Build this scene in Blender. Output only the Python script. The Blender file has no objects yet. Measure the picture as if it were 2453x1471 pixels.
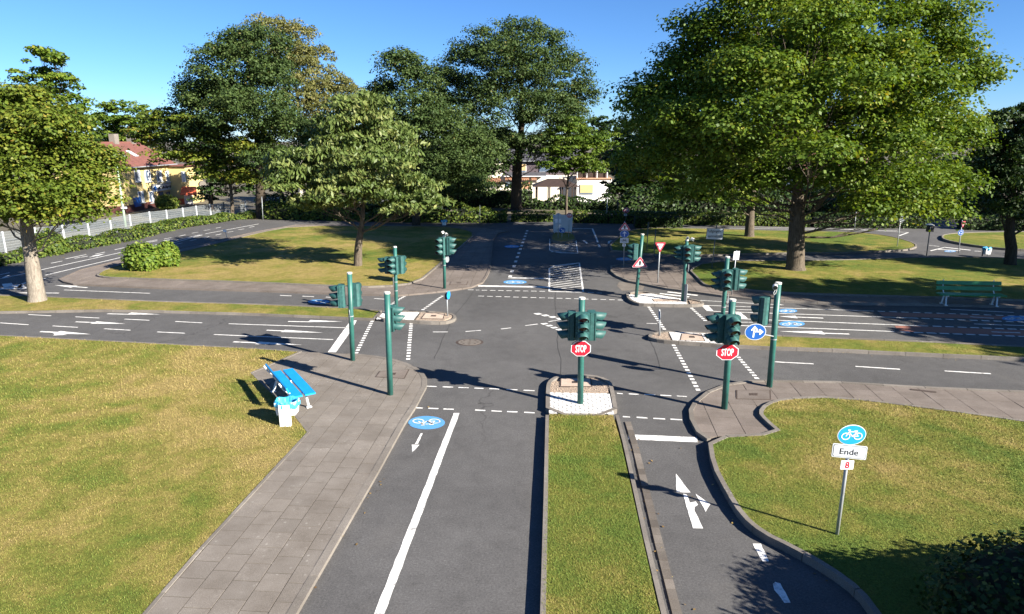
import bpy, math, random
import numpy as np
from mathutils import Vector, Matrix

# ------------------------------------------------------------------ camera, sky, sun, exposure
F_PX, PITCH, CAM_H = 1589.0, math.radians(14.3), 6.2      # focal length in photo pixels (2453 wide), tilt, height
SUN_AZ, SUN_EL = math.atan2(-0.55, 0.835), math.radians(27.0)   # towards the sun: from the right, a little behind
sc = bpy.context.scene
COL = sc.collection
cam_d = bpy.data.cameras.new('camera')
cam_d.sensor_fit = 'HORIZONTAL'; cam_d.sensor_width = 36.0
cam_d.lens = 36.0 * F_PX / 2453.0
cam_d.clip_start = 0.1; cam_d.clip_end = 3000.0
cam = bpy.data.objects.new('camera', cam_d); COL.objects.link(cam)
cam.location = (0, 0, CAM_H); cam.rotation_euler = (math.pi / 2 - PITCH, 0, 0)
sc.camera = cam

world = bpy.data.worlds.new('World'); sc.world = world; world.use_nodes = True
wn = world.node_tree; wn.nodes.clear()
sky = wn.nodes.new('ShaderNodeTexSky'); sky.sky_type = 'NISHITA'; sky.sun_disc = False
sky.sun_elevation = SUN_EL
sky.sun_rotation = math.pi / 2 - SUN_AZ
sky.altitude = 0; sky.air_density = 0.8; sky.dust_density = 0.0; sky.ozone_density = 10.0
bg = wn.nodes.new('ShaderNodeBackground'); bg.inputs[1].default_value = 0.052
wo = wn.nodes.new('ShaderNodeOutputWorld')
wn.links.new(sky.outputs[0], bg.inputs[0]); wn.links.new(bg.outputs[0], wo.inputs[0])

sun_d = bpy.data.lights.new('sun', 'SUN'); sun_d.energy = 5.0; sun_d.angle = math.radians(0.53)
sun_d.color = (1.0, 0.93, 0.82)
sun = bpy.data.objects.new('sun', sun_d); COL.objects.link(sun)
_sd = Vector((math.cos(SUN_AZ) * math.cos(SUN_EL), math.sin(SUN_AZ) * math.cos(SUN_EL), math.sin(SUN_EL)))
sun.rotation_euler = _sd.to_track_quat('Z', 'Y').to_euler(); sun.location = (30, -20, 40)

vs = sc.view_settings
vs.view_transform = 'Standard'; vs.look = 'None'; vs.gamma = 1.0; vs.use_curve_mapping = False
vs.exposure = 1.75
sc.cycles.max_bounces = 6; sc.cycles.transparent_max_bounces = 8
sc.cycles.use_denoising = True

# ------------------------------------------------------------------ survey: photo pixel -> point of the place
CP, SP = math.cos(PITCH), math.sin(PITCH)
def ray(x, y):
    cx = (x - 1226.5) / F_PX; cy = (735.5 - y) / F_PX
    return cx, CP + cy * SP, -SP + cy * CP
def G(x, y, z=0.0):                       # where the line of sight meets the level z
    d = ray(x, y); t = (CAM_H - z) / -d[2]
    return (d[0] * t, d[1] * t)
def at(x, y, Y):                          # ... and where it meets the upright plane at distance Y
    d = ray(x, y); t = Y / d[1]
    return (d[0] * t, CAM_H + d[2] * t)
def GP(pts, z=0.0): return [G(x, y, z) for x, y in pts]

# ------------------------------------------------------------------ mesh helpers
def link(o, parent=None):
    COL.objects.link(o)
    if parent is not None: o.parent = parent
    return o
def tag(o, label=None, cat=None, group=None, kind=None):
    if label: o['label'] = label
    if cat: o['category'] = cat
    if group: o['group'] = group
    if kind: o['kind'] = kind
    return o
def thing(name, label, cat, loc=(0, 0, 0), rz=0.0, group=None):
    o = bpy.data.objects.new(name, None); o.empty_display_size = 0.2
    o.location = loc; o.rotation_euler = (0, 0, rz); COL.objects.link(o)
    return tag(o, label, cat, group)
def new_mesh(name, v, f, m, smooth=False, mi=None):
    me = bpy.data.meshes.new(name)
    me.from_pydata(v, [], f)
    for k in (m if isinstance(m, (list, tuple)) else [m]): me.materials.append(k)
    if mi is not None: me.polygons.foreach_set('material_index', mi)
    if smooth: me.polygons.foreach_set('use_smooth', [True] * len(me.polygons))
    me.update()
    return me
def area2(p): return sum(p[i - 1][0] * p[i][1] - p[i][0] * p[i - 1][1] for i in range(len(p)))
def ccw(p): return list(p) if area2(p) > 0 else list(p)[::-1]
class MB:
    def __init__(s): s.v, s.f, s.mi = [], [], []
    def add(s, v, f, mi=0):
        o = len(s.v); s.v += [tuple(q) for q in v]
        s.f += [tuple(i + o for i in q) for q in f]; s.mi += [mi] * len(f); return s
    def box(s, c, d, M=None, mi=0):
        x, y, z = d[0] / 2, d[1] / 2, d[2] / 2
        v = [Vector((a, b, e)) for a in (-x, x) for b in (-y, y) for e in (-z, z)]
        if M is not None: v = [M @ q for q in v]
        v = [q + Vector(c) for q in v]
        return s.add(v, [(0, 1, 3, 2), (4, 6, 7, 5), (0, 4, 5, 1), (2, 3, 7, 6), (0, 2, 6, 4), (1, 5, 7, 3)], mi)
    def prism(s, poly, z0, z1, mi=0, bottom=True):
        p = ccw(poly); n = len(p)
        v = [(x, y, z0) for x, y in p] + [(x, y, z1) for x, y in p]
        f = [tuple(range(n, 2 * n))] + [(i, (i + 1) % n, n + (i + 1) % n, n + i) for i in range(n)]
        if bottom: f.append(tuple(range(n))[::-1])
        return s.add(v, f, mi)
    def sheet(s, poly, z, mi=0):
        p = ccw(poly); return s.add([(x, y, z) for x, y in p], [tuple(range(len(p)))], mi)
    def tube(s, pts, rad, n=8, caps=True, mi=0):
        pts = [Vector(p) for p in pts]
        if not isinstance(rad, (list, tuple)): rad = [rad] * len(pts)
        v = []; t0 = None
        for i, p in enumerate(pts):
            t = (pts[min(i + 1, len(pts) - 1)] - pts[max(i - 1, 0)]).normalized()
            a = t.orthogonal().normalized() if t0 is None else (t0 - t * t0.dot(t)).normalized()
            t0 = a; b = t.cross(a)
            v += [p + (a * math.cos(2 * math.pi * k / n) + b * math.sin(2 * math.pi * k / n)) * rad[i] for k in range(n)]
        f = []
        for i in range(len(pts) - 1):
            for k in range(n):
                f.append((i * n + k, i * n + (k + 1) % n, (i + 1) * n + (k + 1) % n, (i + 1) * n + k))
        if caps:
            f.append(tuple(range(n))[::-1]); f.append(tuple(range((len(pts) - 1) * n, len(pts) * n)))
        return s.add(v, f, mi)
    def plate(s, poly, c, yaw, y0, y1, mi=0):
        # upright plate: poly in (u right, v up); front y0 towards the viewer (local -y), back y1
        p = ccw(poly); n = len(p); ca, sa = math.cos(yaw), math.sin(yaw)
        def q(u, w, d): return (c[0] + u * ca - d * sa, c[1] + u * sa + d * ca, c[2] + w)
        v = [q(a, b, y0) for a, b in p] + [q(a, b, y1) for a, b in p]
        f = [tuple(range(n)), tuple(range(n, 2 * n))[::-1]] + [(n + i, n + (i + 1) % n, (i + 1) % n, i) for i in range(n)]
        return s.add(v, f, mi)
    def obj(s, name, m, parent=None, smooth=False):
        me = new_mesh(name, s.v, s.f, m, smooth, s.mi if isinstance(m, (list, tuple)) else None)
        return link(bpy.data.objects.new(name, me), parent)
def struct(name, mb, m, parent=None, smooth=False):
    o = mb.obj(name, m, parent, smooth)
    if parent is None: o['kind'] = 'structure'
    return o
def chaikin(p, n=1, closed=True):
    for _ in range(n):
        q = []
        N = len(p)
        if not closed: q.append(p[0])
        for i in range(N if closed else N - 1):
            a, b = p[i], p[(i + 1) % N]
            q += [(a[0] * .75 + b[0] * .25, a[1] * .75 + b[1] * .25), (a[0] * .25 + b[0] * .75, a[1] * .25 + b[1] * .75)]
        if not closed: q.append(p[-1])
        p = q
    return p
def normals2(p, closed):
    out = []
    n = len(p)
    for i in range(n):
        a = p[i - 1] if (closed or i > 0) else p[i]
        b = p[(i + 1) % n] if (closed or i < n - 1) else p[i]
        c = p[i]
        def un(u, w):
            dx, dy = w[0] - u[0], w[1] - u[1]; L = math.hypot(dx, dy) or 1e-9
            return (-dy / L, dx / L)
        n1 = un(a, c) if a != c else un(c, b); n2 = un(c, b) if b != c else n1
        m = (n1[0] + n2[0], n1[1] + n2[1]); L = math.hypot(*m) or 1e-9
        m = (m[0] / L, m[1] / L); k = max(0.5, m[0] * n1[0] + m[1] * n1[1])
        out.append((m[0] / k, m[1] / k))
    return out
def offset(p, d, closed=True):           # to the left of the walking direction (inwards for ccw)
    return [(a[0] + n[0] * d, a[1] + n[1] * d) for a, n in zip(p, normals2(p, closed))]
def strip(p, w, closed=False):
    a, b = offset(p, w / 2, closed), offset(p, -w / 2, closed)
    return a, b
def inside(pt, poly):
    x, y = pt; c = False; j = len(poly) - 1
    for i in range(len(poly)):
        xi, yi = poly[i]; xj, yj = poly[j]
        if (yi > y) != (yj > y) and x < (xj - xi) * (y - yi) / (yj - yi) + xi: c = not c
        j = i
    return c
def clip(poly, quad):                    # polygon cut by a convex ccw quad
    out = list(poly)
    for i in range(len(quad)):
        a, b = quad[i], quad[(i + 1) % len(quad)]
        def sd(p): return (b[0] - a[0]) * (p[1] - a[1]) - (b[1] - a[1]) * (p[0] - a[0])
        inp, out = out, []
        for k in range(len(inp)):
            p, q = inp[k - 1], inp[k]; sp, sq = sd(p), sd(q)
            if (sp >= 0) != (sq >= 0):
                t = sp / (sp - sq); out.append((p[0] + (q[0] - p[0]) * t, p[1] + (q[1] - p[1]) * t))
            if sq >= 0: out.append(q)
        if not out: return []
    return out
def copy_tree(o, parent=None):
    c = o.copy(); COL.objects.link(c)
    if parent is not None: c.parent = parent
    for ch in o.children: copy_tree(ch, c)
    return c

# ------------------------------------------------------------------ materials
def nmat(name):
    m = bpy.data.materials.new(name); m.use_nodes = True
    nt = m.node_tree; b = nt.nodes['Principled BSDF']
    return m, nt, b
def node(nt, t, **k):
    n = nt.nodes.new(t)
    for a, v in k.items():
        if a == 'ins':
            for i, x in v.items(): n.inputs[i].default_value = x
        else: setattr(n, a, v)
    return n
def pos(nt, obj=False):
    if obj: return node(nt, 'ShaderNodeTexCoord').outputs['Object']
    return node(nt, 'ShaderNodeNewGeometry').outputs['Position']
def noise(nt, co, scale, detail=3.0, rough=0.55, dist=0.0):
    n = node(nt, 'ShaderNodeTexNoise'); n.inputs['Scale'].default_value = scale
    n.inputs['Detail'].default_value = detail; n.inputs['Roughness'].default_value = rough; n.inputs['Distortion'].default_value = dist
    nt.links.new(co, n.inputs['Vector']); return n.outputs['Fac']
def ramp(nt, fac, stops):
    r = node(nt, 'ShaderNodeValToRGB'); e = r.color_ramp.elements
    while len(e) < len(stops): e.new(0.5)
    for q, (p, c) in zip(e, stops):
        q.position = p; q.color = (c[0], c[1], c[2], 1) if isinstance(c, (tuple, list)) else (c, c, c, 1)
    nt.links.new(fac, r.inputs[0]); return r.outputs[0]
def mix(nt, a, b, fac, mode='MIX'):
    m = node(nt, 'ShaderNodeMix', data_type='RGBA', blend_type=mode)
    for s, i in ((fac, 0), (a, 6), (b, 7)):
        if hasattr(s, 'links'): nt.links.new(s, m.inputs[i])
        else: m.inputs[i].default_value = s if i == 0 else (s[0], s[1], s[2], 1)
    return m.outputs[2]
def bump(nt, h, b, strength=0.3, dist=0.01):
    n = node(nt, 'ShaderNodeBump'); n.inputs['Strength'].default_value = strength; n.inputs['Distance'].default_value = dist
    nt.links.new(h, n.inputs['Height']); nt.links.new(n.outputs[0], b.inputs['Normal'])
def plain(name, c, rough=0.5, metal=0.0, var=0.15, scale=6.0, obj=True, dirt=None, bmp=0.0, spec=0.5):
    m, nt, b = nmat(name); co = pos(nt, obj)
    d = tuple(x * (1 - var) for x in c); l = tuple(min(1, x * (1 + var)) for x in c)
    col = ramp(nt, noise(nt, co, scale, 5, 0.65), [(0.3, d), (0.7, l)])
    if dirt: col = mix(nt, col, dirt, ramp(nt, noise(nt, co, scale * 2.3, 6, 0.7), [(0.56, 0), (0.72, 0.75)]))
    nt.links.new(col, b.inputs['Base Color'])
    b.inputs['Roughness'].default_value = rough; b.inputs['Metallic'].default_value = metal
    b.inputs['Specular IOR Level'].default_value = spec
    if bmp: bump(nt, noise(nt, co, scale * 6, 4), b, bmp, 0.004)
    return m
M = {}
def m_asphalt():
    m, nt, b = nmat('asphalt'); co = pos(nt)
    big = ramp(nt, noise(nt, co, 0.22, 4, 0.6, 0.4), [(0.3, (0.074, 0.072, 0.071)), (0.72, (0.110, 0.107, 0.105))])
    mid = ramp(nt, noise(nt, co, 2.6, 5, 0.7), [(0.3, 0.86), (0.75, 1.12)])
    fine = ramp(nt, noise(nt, co, 95, 3, 0.8), [(0.30, 0.70), (0.52, 1.0), (0.66, 1.25), (0.74, 2.4)])
    grain = ramp(nt, noise(nt, co, 30, 3, 0.85), [(0.30, 0.62), (0.5, 1.0), (0.62, 1.2), (0.74, 1.9)])
    c = mix(nt, mix(nt, mix(nt, big, mid, 1.0, 'MULTIPLY'), fine, 1.0, 'MULTIPLY'), grain, 1.0, 'MULTIPLY')
    st = ramp(nt, noise(nt, co, 0.75, 6, 0.72, 1.2), [(0.56, 0.0), (0.74, 0.42)])
    c = mix(nt, c, (0.040, 0.038, 0.036), st)
    dust = ramp(nt, noise(nt, co, 0.42, 5, 0.7, 0.8), [(0.58, 0.0), (0.78, 0.35)])
    c = mix(nt, c, (0.125, 0.115, 0.103), dust)
    # long wandering cracks
    v = node(nt, 'ShaderNodeTexVoronoi', feature='DISTANCE_TO_EDGE'); v.inputs['Scale'].default_value = 0.16
    wob = node(nt, 'ShaderNodeVectorMath', operation='ADD')
    nz = node(nt, 'ShaderNodeTexNoise'); nz.inputs['Scale'].default_value = 0.9; nz.inputs['Detail'].default_value = 6
    nt.links.new(co, nz.inputs['Vector'])
    sc_ = node(nt, 'ShaderNodeVectorMath', operation='SCALE'); sc_.inputs['Scale'].default_value = 1.6
    nt.links.new(nz.outputs['Color'], sc_.inputs[0]); nt.links.new(co, wob.inputs[0]); nt.links.new(sc_.outputs[0], wob.inputs[1])
    nt.links.new(wob.outputs[0], v.inputs['Vector'])
    cr = ramp(nt, v.outputs['Distance'], [(0.0, 0.0), (0.0035, 1.0)])
    keep = ramp(nt, noise(nt, co, 0.12, 2), [(0.5, 0.0), (0.6, 0.75)])
    inv = node(nt, 'ShaderNodeInvert'); nt.links.new(cr, inv.inputs['Color'])
    k = node(nt, 'ShaderNodeMath', operation='MULTIPLY'); nt.links.new(inv.outputs[0], k.inputs[0]); nt.links.new(keep, k.inputs[1])
    c = mix(nt, c, (0.028, 0.027, 0.026), k.outputs[0])
    nt.links.new(c, b.inputs['Base Color']); b.inputs['Roughness'].default_value = 0.85
    b.inputs['Specular IOR Level'].default_value = 0.25
    bump(nt, noise(nt, co, 110, 2, 0.7), b, 0.5, 0.006)
    return m
def grass_colour(nt, co):
    big = noise(nt, co, 0.20, 4, 0.62, 0.5); mid = noise(nt, co, 1.1, 5, 0.65, 0.3)
    k = node(nt, 'ShaderNodeMath', operation='ADD'); k2 = node(nt, 'ShaderNodeMath', operation='MULTIPLY_ADD')
    k2.inputs[1].default_value = 0.7; nt.links.new(mid, k2.inputs[0]); nt.links.new(big, k2.inputs[2])
    return k2.outputs[0]       # about 0.85 on average
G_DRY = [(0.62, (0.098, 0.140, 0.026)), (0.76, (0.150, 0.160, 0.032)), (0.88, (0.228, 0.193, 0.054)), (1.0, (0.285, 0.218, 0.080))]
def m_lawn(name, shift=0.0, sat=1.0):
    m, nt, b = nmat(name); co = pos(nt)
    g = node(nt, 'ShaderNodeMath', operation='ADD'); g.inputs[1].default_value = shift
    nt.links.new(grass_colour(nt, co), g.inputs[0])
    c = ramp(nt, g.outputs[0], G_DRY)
    f = ramp(nt, noise(nt, co, 26, 5, 0.75), [(0.28, 0.45), (0.5, 0.95), (0.72, 1.5)])
    f2 = ramp(nt, noise(nt, co, 5.0, 4, 0.7), [(0.3, 0.8), (0.7, 1.15)])
    c = mix(nt, mix(nt, c, f, 1.0, 'MULTIPLY'), f2, 1.0, 'MULTIPLY')
    soil = ramp(nt, noise(nt, co, 0.62, 4, 0.6), [(0.69, 0), (0.76, 0.7)])
    c = mix(nt, c, (0.26, 0.17, 0.09), soil)
    nt.links.new(c, b.inputs['Base Color']); b.inputs['Roughness'].default_value = 0.9; b.inputs['Specular IOR Level'].default_value = 0.1
    bump(nt, noise(nt, co, 34, 5, 0.8), b, 0.9, 0.035)
    return m
def m_blade(name, shift=0.0):
    m, nt, b = nmat(name); co = pos(nt)
    a = node(nt, 'ShaderNodeAttribute', attribute_name='tint')
    g = node(nt, 'ShaderNodeMath', operation='ADD'); g.inputs[1].default_value = shift
    nt.links.new(grass_colour(nt, co), g.inputs[0])
    h = node(nt, 'ShaderNodeMath', operation='MULTIPLY_ADD'); h.inputs[1].default_value = 0.26
    nt.links.new(a.outputs['Fac'], h.inputs[0]); nt.links.new(g.outputs[0], h.inputs[2])
    s = node(nt, 'ShaderNodeMath', operation='SUBTRACT'); s.inputs[1].default_value = 0.13; nt.links.new(h.outputs[0], s.inputs[0])
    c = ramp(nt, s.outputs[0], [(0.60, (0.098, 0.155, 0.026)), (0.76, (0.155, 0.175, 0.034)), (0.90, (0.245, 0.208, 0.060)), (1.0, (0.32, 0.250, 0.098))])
    nt.links.new(c, b.inputs['Base Color']); b.inputs['Roughness'].default_value = 0.7; b.inputs['Specular IOR Level'].default_value = 0.2
    return m
def m_leaf(name, stops, trans=0.35, rough=0.5):
    m, nt, b = nmat(name)
    a = node(nt, 'ShaderNodeAttribute', attribute_name='tint')
    c = ramp(nt, a.outputs['Fac'], stops)
    nt.links.new(c, b.inputs['Base Color']); b.inputs['Roughness'].default_value = rough; b.inputs['Specular IOR Level'].default_value = 0.18
    t = node(nt, 'ShaderNodeBsdfTranslucent')
    g = mix(nt, c, (1.0, 0.95, 0.35), 1.0, 'MULTIPLY'); nt.links.new(g, t.inputs[0])
    x = node(nt, 'ShaderNodeMixShader'); x.inputs[0].default_value = trans
    nt.links.new(b.outputs[0], x.inputs[1]); nt.links.new(t.outputs[0], x.inputs[2])
    nt.links.new(x.outputs[0], nt.nodes['Material Output'].inputs[0])
    return m
def m_slab(name, c0, c1, lichen=0.0, rnd=0.085):
    m, nt, b = nmat(name); co = pos(nt)
    c = ramp(nt, noise(nt, co, 1.4, 5, 0.65), [(0.3, c0), (0.72, c1)])
    f = ramp(nt, noise(nt, co, 85, 3, 0.8), [(0.3, 0.62), (0.55, 1.0), (0.72, 1.45)])
    c = mix(nt, c, f, 1.0, 'MULTIPLY')
    o = node(nt, 'ShaderNodeObjectInfo')
    r = ramp(nt, o.outputs['Random'], [(0.0, 1 - rnd), (1.0, 1 + rnd)])
    c = mix(nt, c, r, 1.0, 'MULTIPLY')
    if lichen:
        v = node(nt, 'ShaderNodeTexVoronoi'); v.inputs['Scale'].default_value = 8.0; nt.links.new(co, v.inputs['Vector'])
        sp = ramp(nt, v.outputs['Distance'], [(0.06, lichen * .8), (0.22, 0.0)])
        k = node(nt, 'ShaderNodeMath', operation='MULTIPLY'); nt.links.new(sp, k.inputs[0])
        nt.links.new(ramp(nt, noise(nt, co, 0.7, 2), [(0.5, 0), (0.62, 1)]), k.inputs[1])
        c = mix(nt, c, (0.42, 0.40, 0.36), k.outputs[0])
    st = ramp(nt, noise(nt, co, 4.2, 5, 0.7), [(0.55, 0), (0.75, 0.35)])
    c = mix(nt, c, (0.085, 0.075, 0.062), st)
    nt.links.new(c, b.inputs['Base Color']); b.inputs['Roughness'].default_value = 0.9; b.inputs['Specular IOR Level'].default_value = 0.2
    bump(nt, noise(nt, co, 90, 3), b, 0.35, 0.005)
    return m
def m_paint(name, c, under=(0.10, 0.098, 0.096), wear=0.60):
    m, nt, b = nmat(name); co = pos(nt)
    w = ramp(nt, noise(nt, co, 7.0, 7, 0.75), [(wear - 0.06, 0.0), (wear + 0.10, 0.8)])
    g = ramp(nt, noise(nt, co, 60, 3, 0.7), [(0.3, 0.80), (0.6, 1.05)])
    col = mix(nt, mix(nt, c, g, 1.0, 'MULTIPLY'), under, w)
    nt.links.new(col, b.inputs['Base Color']); b.inputs['Roughness'].default_value = 0.75; b.inputs['Specular IOR Level'].default_value = 0.3
    bump(nt, noise(nt, co, 110, 2), b, 0.25, 0.004)
    return m
def m_bark(name, c0, c1, sc_=(9, 9, 2.2)):
    m, nt, b = nmat(name); tc = pos(nt, True)
    mp = node(nt, 'ShaderNodeMapping'); mp.inputs['Scale'].default_value = sc_; nt.links.new(tc, mp.inputs[0])
    n1 = noise(nt, mp.outputs[0], 1.6, 6, 0.75, 0.6)
    nt.links.new(ramp(nt, n1, [(0.32, c0), (0.68, c1)]), b.inputs['Base Color'])
    b.inputs['Roughness'].default_value = 0.95; b.inputs['Specular IOR Level'].default_value = 0.1
    bump(nt, n1, b, 0.9, 0.05)
    return m
def m_brick(name, c1, c2, cm, scale, bw=0.5, rh=0.25, ms=0.02, axes='XZ'):
    m, nt, b = nmat(name); tc = pos(nt, True)
    s = node(nt, 'ShaderNodeSeparateXYZ'); nt.links.new(tc, s.inputs[0])
    k = node(nt, 'ShaderNodeCombineXYZ'); nt.links.new(s.outputs[axes[0]], k.inputs[0]); nt.links.new(s.outputs[axes[1]], k.inputs[1])
    t = node(nt, 'ShaderNodeTexBrick'); nt.links.new(k.outputs[0], t.inputs['Vector'])
    t.inputs['Color1'].default_value = (*c1, 1); t.inputs['Color2'].default_value = (*c2, 1); t.inputs['Mortar'].default_value = (*cm, 1)
    t.inputs['Scale'].default_value = scale; t.inputs['Brick Width'].default_value = bw; t.inputs['Row Height'].default_value = rh; t.inputs['Mortar Size'].default_value = ms
    nt.links.new(t.outputs[0], b.inputs['Base Color']); b.inputs['Roughness'].default_value = 0.8
    return m
M['asphalt'] = m_asphalt()
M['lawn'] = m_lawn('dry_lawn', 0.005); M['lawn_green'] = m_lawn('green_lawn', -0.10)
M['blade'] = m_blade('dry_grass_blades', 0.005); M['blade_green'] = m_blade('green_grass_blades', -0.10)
M['soil'] = plain('soil', (0.10, 0.085, 0.055), 0.95, var=0.4, scale=0.6, obj=False, dirt=(0.06, 0.075, 0.02))
M['slab'] = m_slab('concrete_slab', (0.150, 0.130, 0.110), (0.215, 0.192, 0.168), 0.55)
M['slab_old'] = m_slab('old_concrete_slab', (0.135, 0.112, 0.096), (0.195, 0.166, 0.146))
M['joint'] = plain('joint_sand', (0.060, 0.052, 0.042), 0.95, var=0.4, scale=20, obj=False)
M['kerb'] = m_slab('kerb_concrete', (0.145, 0.128, 0.110), (0.205, 0.185, 0.162), 0.5, 0.16)
M['gutter'] = m_slab('gutter_stone', (0.11, 0.095, 0.082), (0.17, 0.150, 0.130), 0, 0.3)
M['white_slab'] = m_slab('white_painted_block', (0.56, 0.55, 0.53), (0.68, 0.67, 0.65), 0, 0.05)
M['beige'] = m_slab('beige_concrete', (0.40, 0.31, 0.24), (0.52, 0.41, 0.33), 0, 0.08)
M['pebble'] = plain('pebble', (0.27, 0.21, 0.16), 0.85, var=0.6, scale=60, obj=False)
M['rust'] = plain('rusty_iron', (0.075, 0.055, 0.045), 0.7, 0.3, 0.4, 30, obj=False)
M['paint'] = m_paint('white_road_paint', (0.70, 0.69, 0.66), wear=0.575)
M['paint_blue'] = m_paint('blue_road_paint', (0.085, 0.265, 0.52), wear=0.66)
M['paint_red'] = m_paint('red_road_coating', (0.30, 0.130, 0.095), wear=0.72)
M['tar'] = plain('tar_seam', (0.030, 0.029, 0.028), 0.8, var=0.4, scale=30, obj=False)
# ================================================================== the setting
def fence_x(y): return -29.2 + (y - 37.4) * 0.36
def terrain(x, y):
    a = max((y - 60) / 26.0, (fence_x(min(max(y, 0), 90)) - 3.0 - x) / 16.0, 0.0)
    a = min(a, 1.0); a = a * a * (3 - 2 * a)
    return -0.06 - 2.5 * a
def build_ground():
    xs = [-900, -400, -200, -120, -90] + list(np.arange(-75, 76, 3.0)) + [90, 120, 200, 400, 900]
    ys = [-200, -60, -20] + list(np.arange(-5, 131, 3.0)) + [160, 240, 400, 900, 1600]
    v = [(float(x), float(y), terrain(x, y)) for y in ys for x in xs]; n = len(xs)
    f = [(j * n + i, j * n + i + 1, (j + 1) * n + i + 1, (j + 1) * n + i) for j in range(len(ys) - 1) for i in range(n - 1)]
    mb = MB(); mb.add(v, f)
    return struct('ground', mb, M['soil'], smooth=True)
ground = build_ground()

road = MB()
road.sheet([(-60, -8), (60, -8), (60, 50.0), (22, 50.4), (-12, 51.5), (fence_x(52) + 2.6, 52), (fence_x(37) + 2.2, 37), (-60, 22)], 0.0)
road = struct('road', road, M['asphalt'])

# --- lawns, kerbs
grass_jobs = []
def kerb(parent, p, w, zt, L=1.0, closed=True, name='kerb_stone', m='kerb', joined=False, zb=-0.04, gap=0.012):
    q = list(p) + ([p[0]] if closed else [])
    nr = normals2(p, closed); nr = nr + ([nr[0]] if closed else [])
    s = [0.0]
    for i in range(len(q) - 1): s.append(s[-1] + math.hypot(q[i + 1][0] - q[i][0], q[i + 1][1] - q[i][1]))
    def ev(d):
        for i in range(len(s) - 1):
            if d <= s[i + 1] + 1e-9:
                t = (d - s[i]) / max(1e-9, s[i + 1] - s[i])
                return (tuple(q[i][k] + (q[i + 1][k] - q[i][k]) * t for k in (0, 1)), tuple(nr[i][k] + (nr[i + 1][k] - nr[i][k]) * t for k in (0, 1)))
        return q[-1], nr[-1]
    n = max(1, round(s[-1] / L)); step = s[-1] / n; allmb = MB()
    for k in range(n):
        a, b = k * step + gap / 2, (k + 1) * step - gap / 2
        ds = [a] + [d for d in s if a + 0.02 < d < b - 0.02] + [b]
        pts = [ev(d) for d in ds]
        out = [c for c, _ in pts]; inn = [(c[0] + w * m_[0], c[1] + w * m_[1]) for c, m_ in pts]
        j = random.uniform(-0.004, 0.004)
        mb = allmb if joined else MB()
        mb.prism(out + inn[::-1], zb, zt + j)
        if not joined: mb.obj(name, M[m], parent)
    if joined: allmb.obj(name, M[m], parent)
def lawn(name, px, z=0.07, kw=0.10, kz=0.10, sm=1, world=False, mat='lawn', blades=0, L=1.0, joined=False, hidden_kerb=False):
    p = ccw(px if world else GP(px, z))
    p = chaikin(p, sm)
    ip = offset(p, kw * 0.6)
    mb = MB(); mb.prism(ip, -0.05, z, bottom=False)
    o = struct(name, mb, M[mat])
    if not hidden_kerb: kerb(o, p, kw, kz, L, joined=joined, name='kerb' if joined else 'kerb_stone')
    if blades: grass_jobs.append((o, offset(p, kw * 1.02), z, blades, 'blade_green' if mat == 'lawn_green' else 'blade'))
    return o
random.seed(3)
# front left lawn (no kerb towards the paving: flush edging)
EDGE_PV1 = [(745, 1036), (712, 996), (606, 893), (723, 843)]
lawn('lawn', [(0, 803), (272, 817), (620, 835), (723, 842), (606, 893), (712, 996), (743, 1035), (487, 1314), (352, 1471), (240, 1600), (-900, 1600), (-900, 762)], 0.062, 0.06, 0.072, sm=0, blades=2400, L=1.0)
# strip between the two left roads
lawn('lawn', [(-500, 684), (0, 707), (136, 712), (381, 722), (620, 729), (837, 738), (915, 745), (897, 765), (620, 753), (381, 746), (245, 744), (0, 748), (-500, 742)], 0.06, 0.07, 0.085, sm=0, blades=250)
# island with the cherry tree
L5 = [(228, 659), (240, 663), (272, 666), (620, 677), (790, 685), (913, 688), (1002, 677), (1046, 640), (1111, 586), (1141, 559), (1110, 548), (1062, 542), (926, 541), (709, 541), (620, 557), (541, 578), (424, 605), (300, 632), (250, 645)]
lawn('lawn', L5, 0.10, 0.09, 0.125, blades=90, L=1.0)
# middle strip in the foreground, up to the white blocks
L2 = [(1315, 992), (1470, 994), (1489, 1060), (1541, 1290), (1584, 1471), (1625, 1640), (1292, 1640), (1296, 1471), (1303, 1200)]
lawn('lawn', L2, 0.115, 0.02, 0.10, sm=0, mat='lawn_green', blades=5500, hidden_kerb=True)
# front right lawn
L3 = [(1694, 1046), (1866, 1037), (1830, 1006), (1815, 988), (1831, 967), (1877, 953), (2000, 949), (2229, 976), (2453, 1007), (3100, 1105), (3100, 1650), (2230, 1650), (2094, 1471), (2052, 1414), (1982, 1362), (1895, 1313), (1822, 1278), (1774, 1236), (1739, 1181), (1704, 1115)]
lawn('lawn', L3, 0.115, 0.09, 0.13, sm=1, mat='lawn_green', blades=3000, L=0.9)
# strip between the two right roads
lawn('lawn', [(1742, 800), (1861, 804), (2000, 810), (2229, 819), (2453, 830), (3000, 856), (3000, 888), (2453, 860), (2229, 850), (2000, 839), (1859, 834), (1742, 829)], 0.07, 0.08, 0.10, sm=0, blades=260)
# lawn with the big maple
lawn('lawn', [(1649, 646), (1663, 659), (1682, 680), (1696, 685), (1723, 688), (1837, 699), (1980, 706), (2200, 711), (2453, 720), (3000, 745), (3000, 640), (2453, 621), (2371, 616), (2208, 616), (1990, 624), (1800, 624), (1690, 628)], 0.10, 0.08, 0.13, mat='lawn_green', blades=80, L=1.2)
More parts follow.
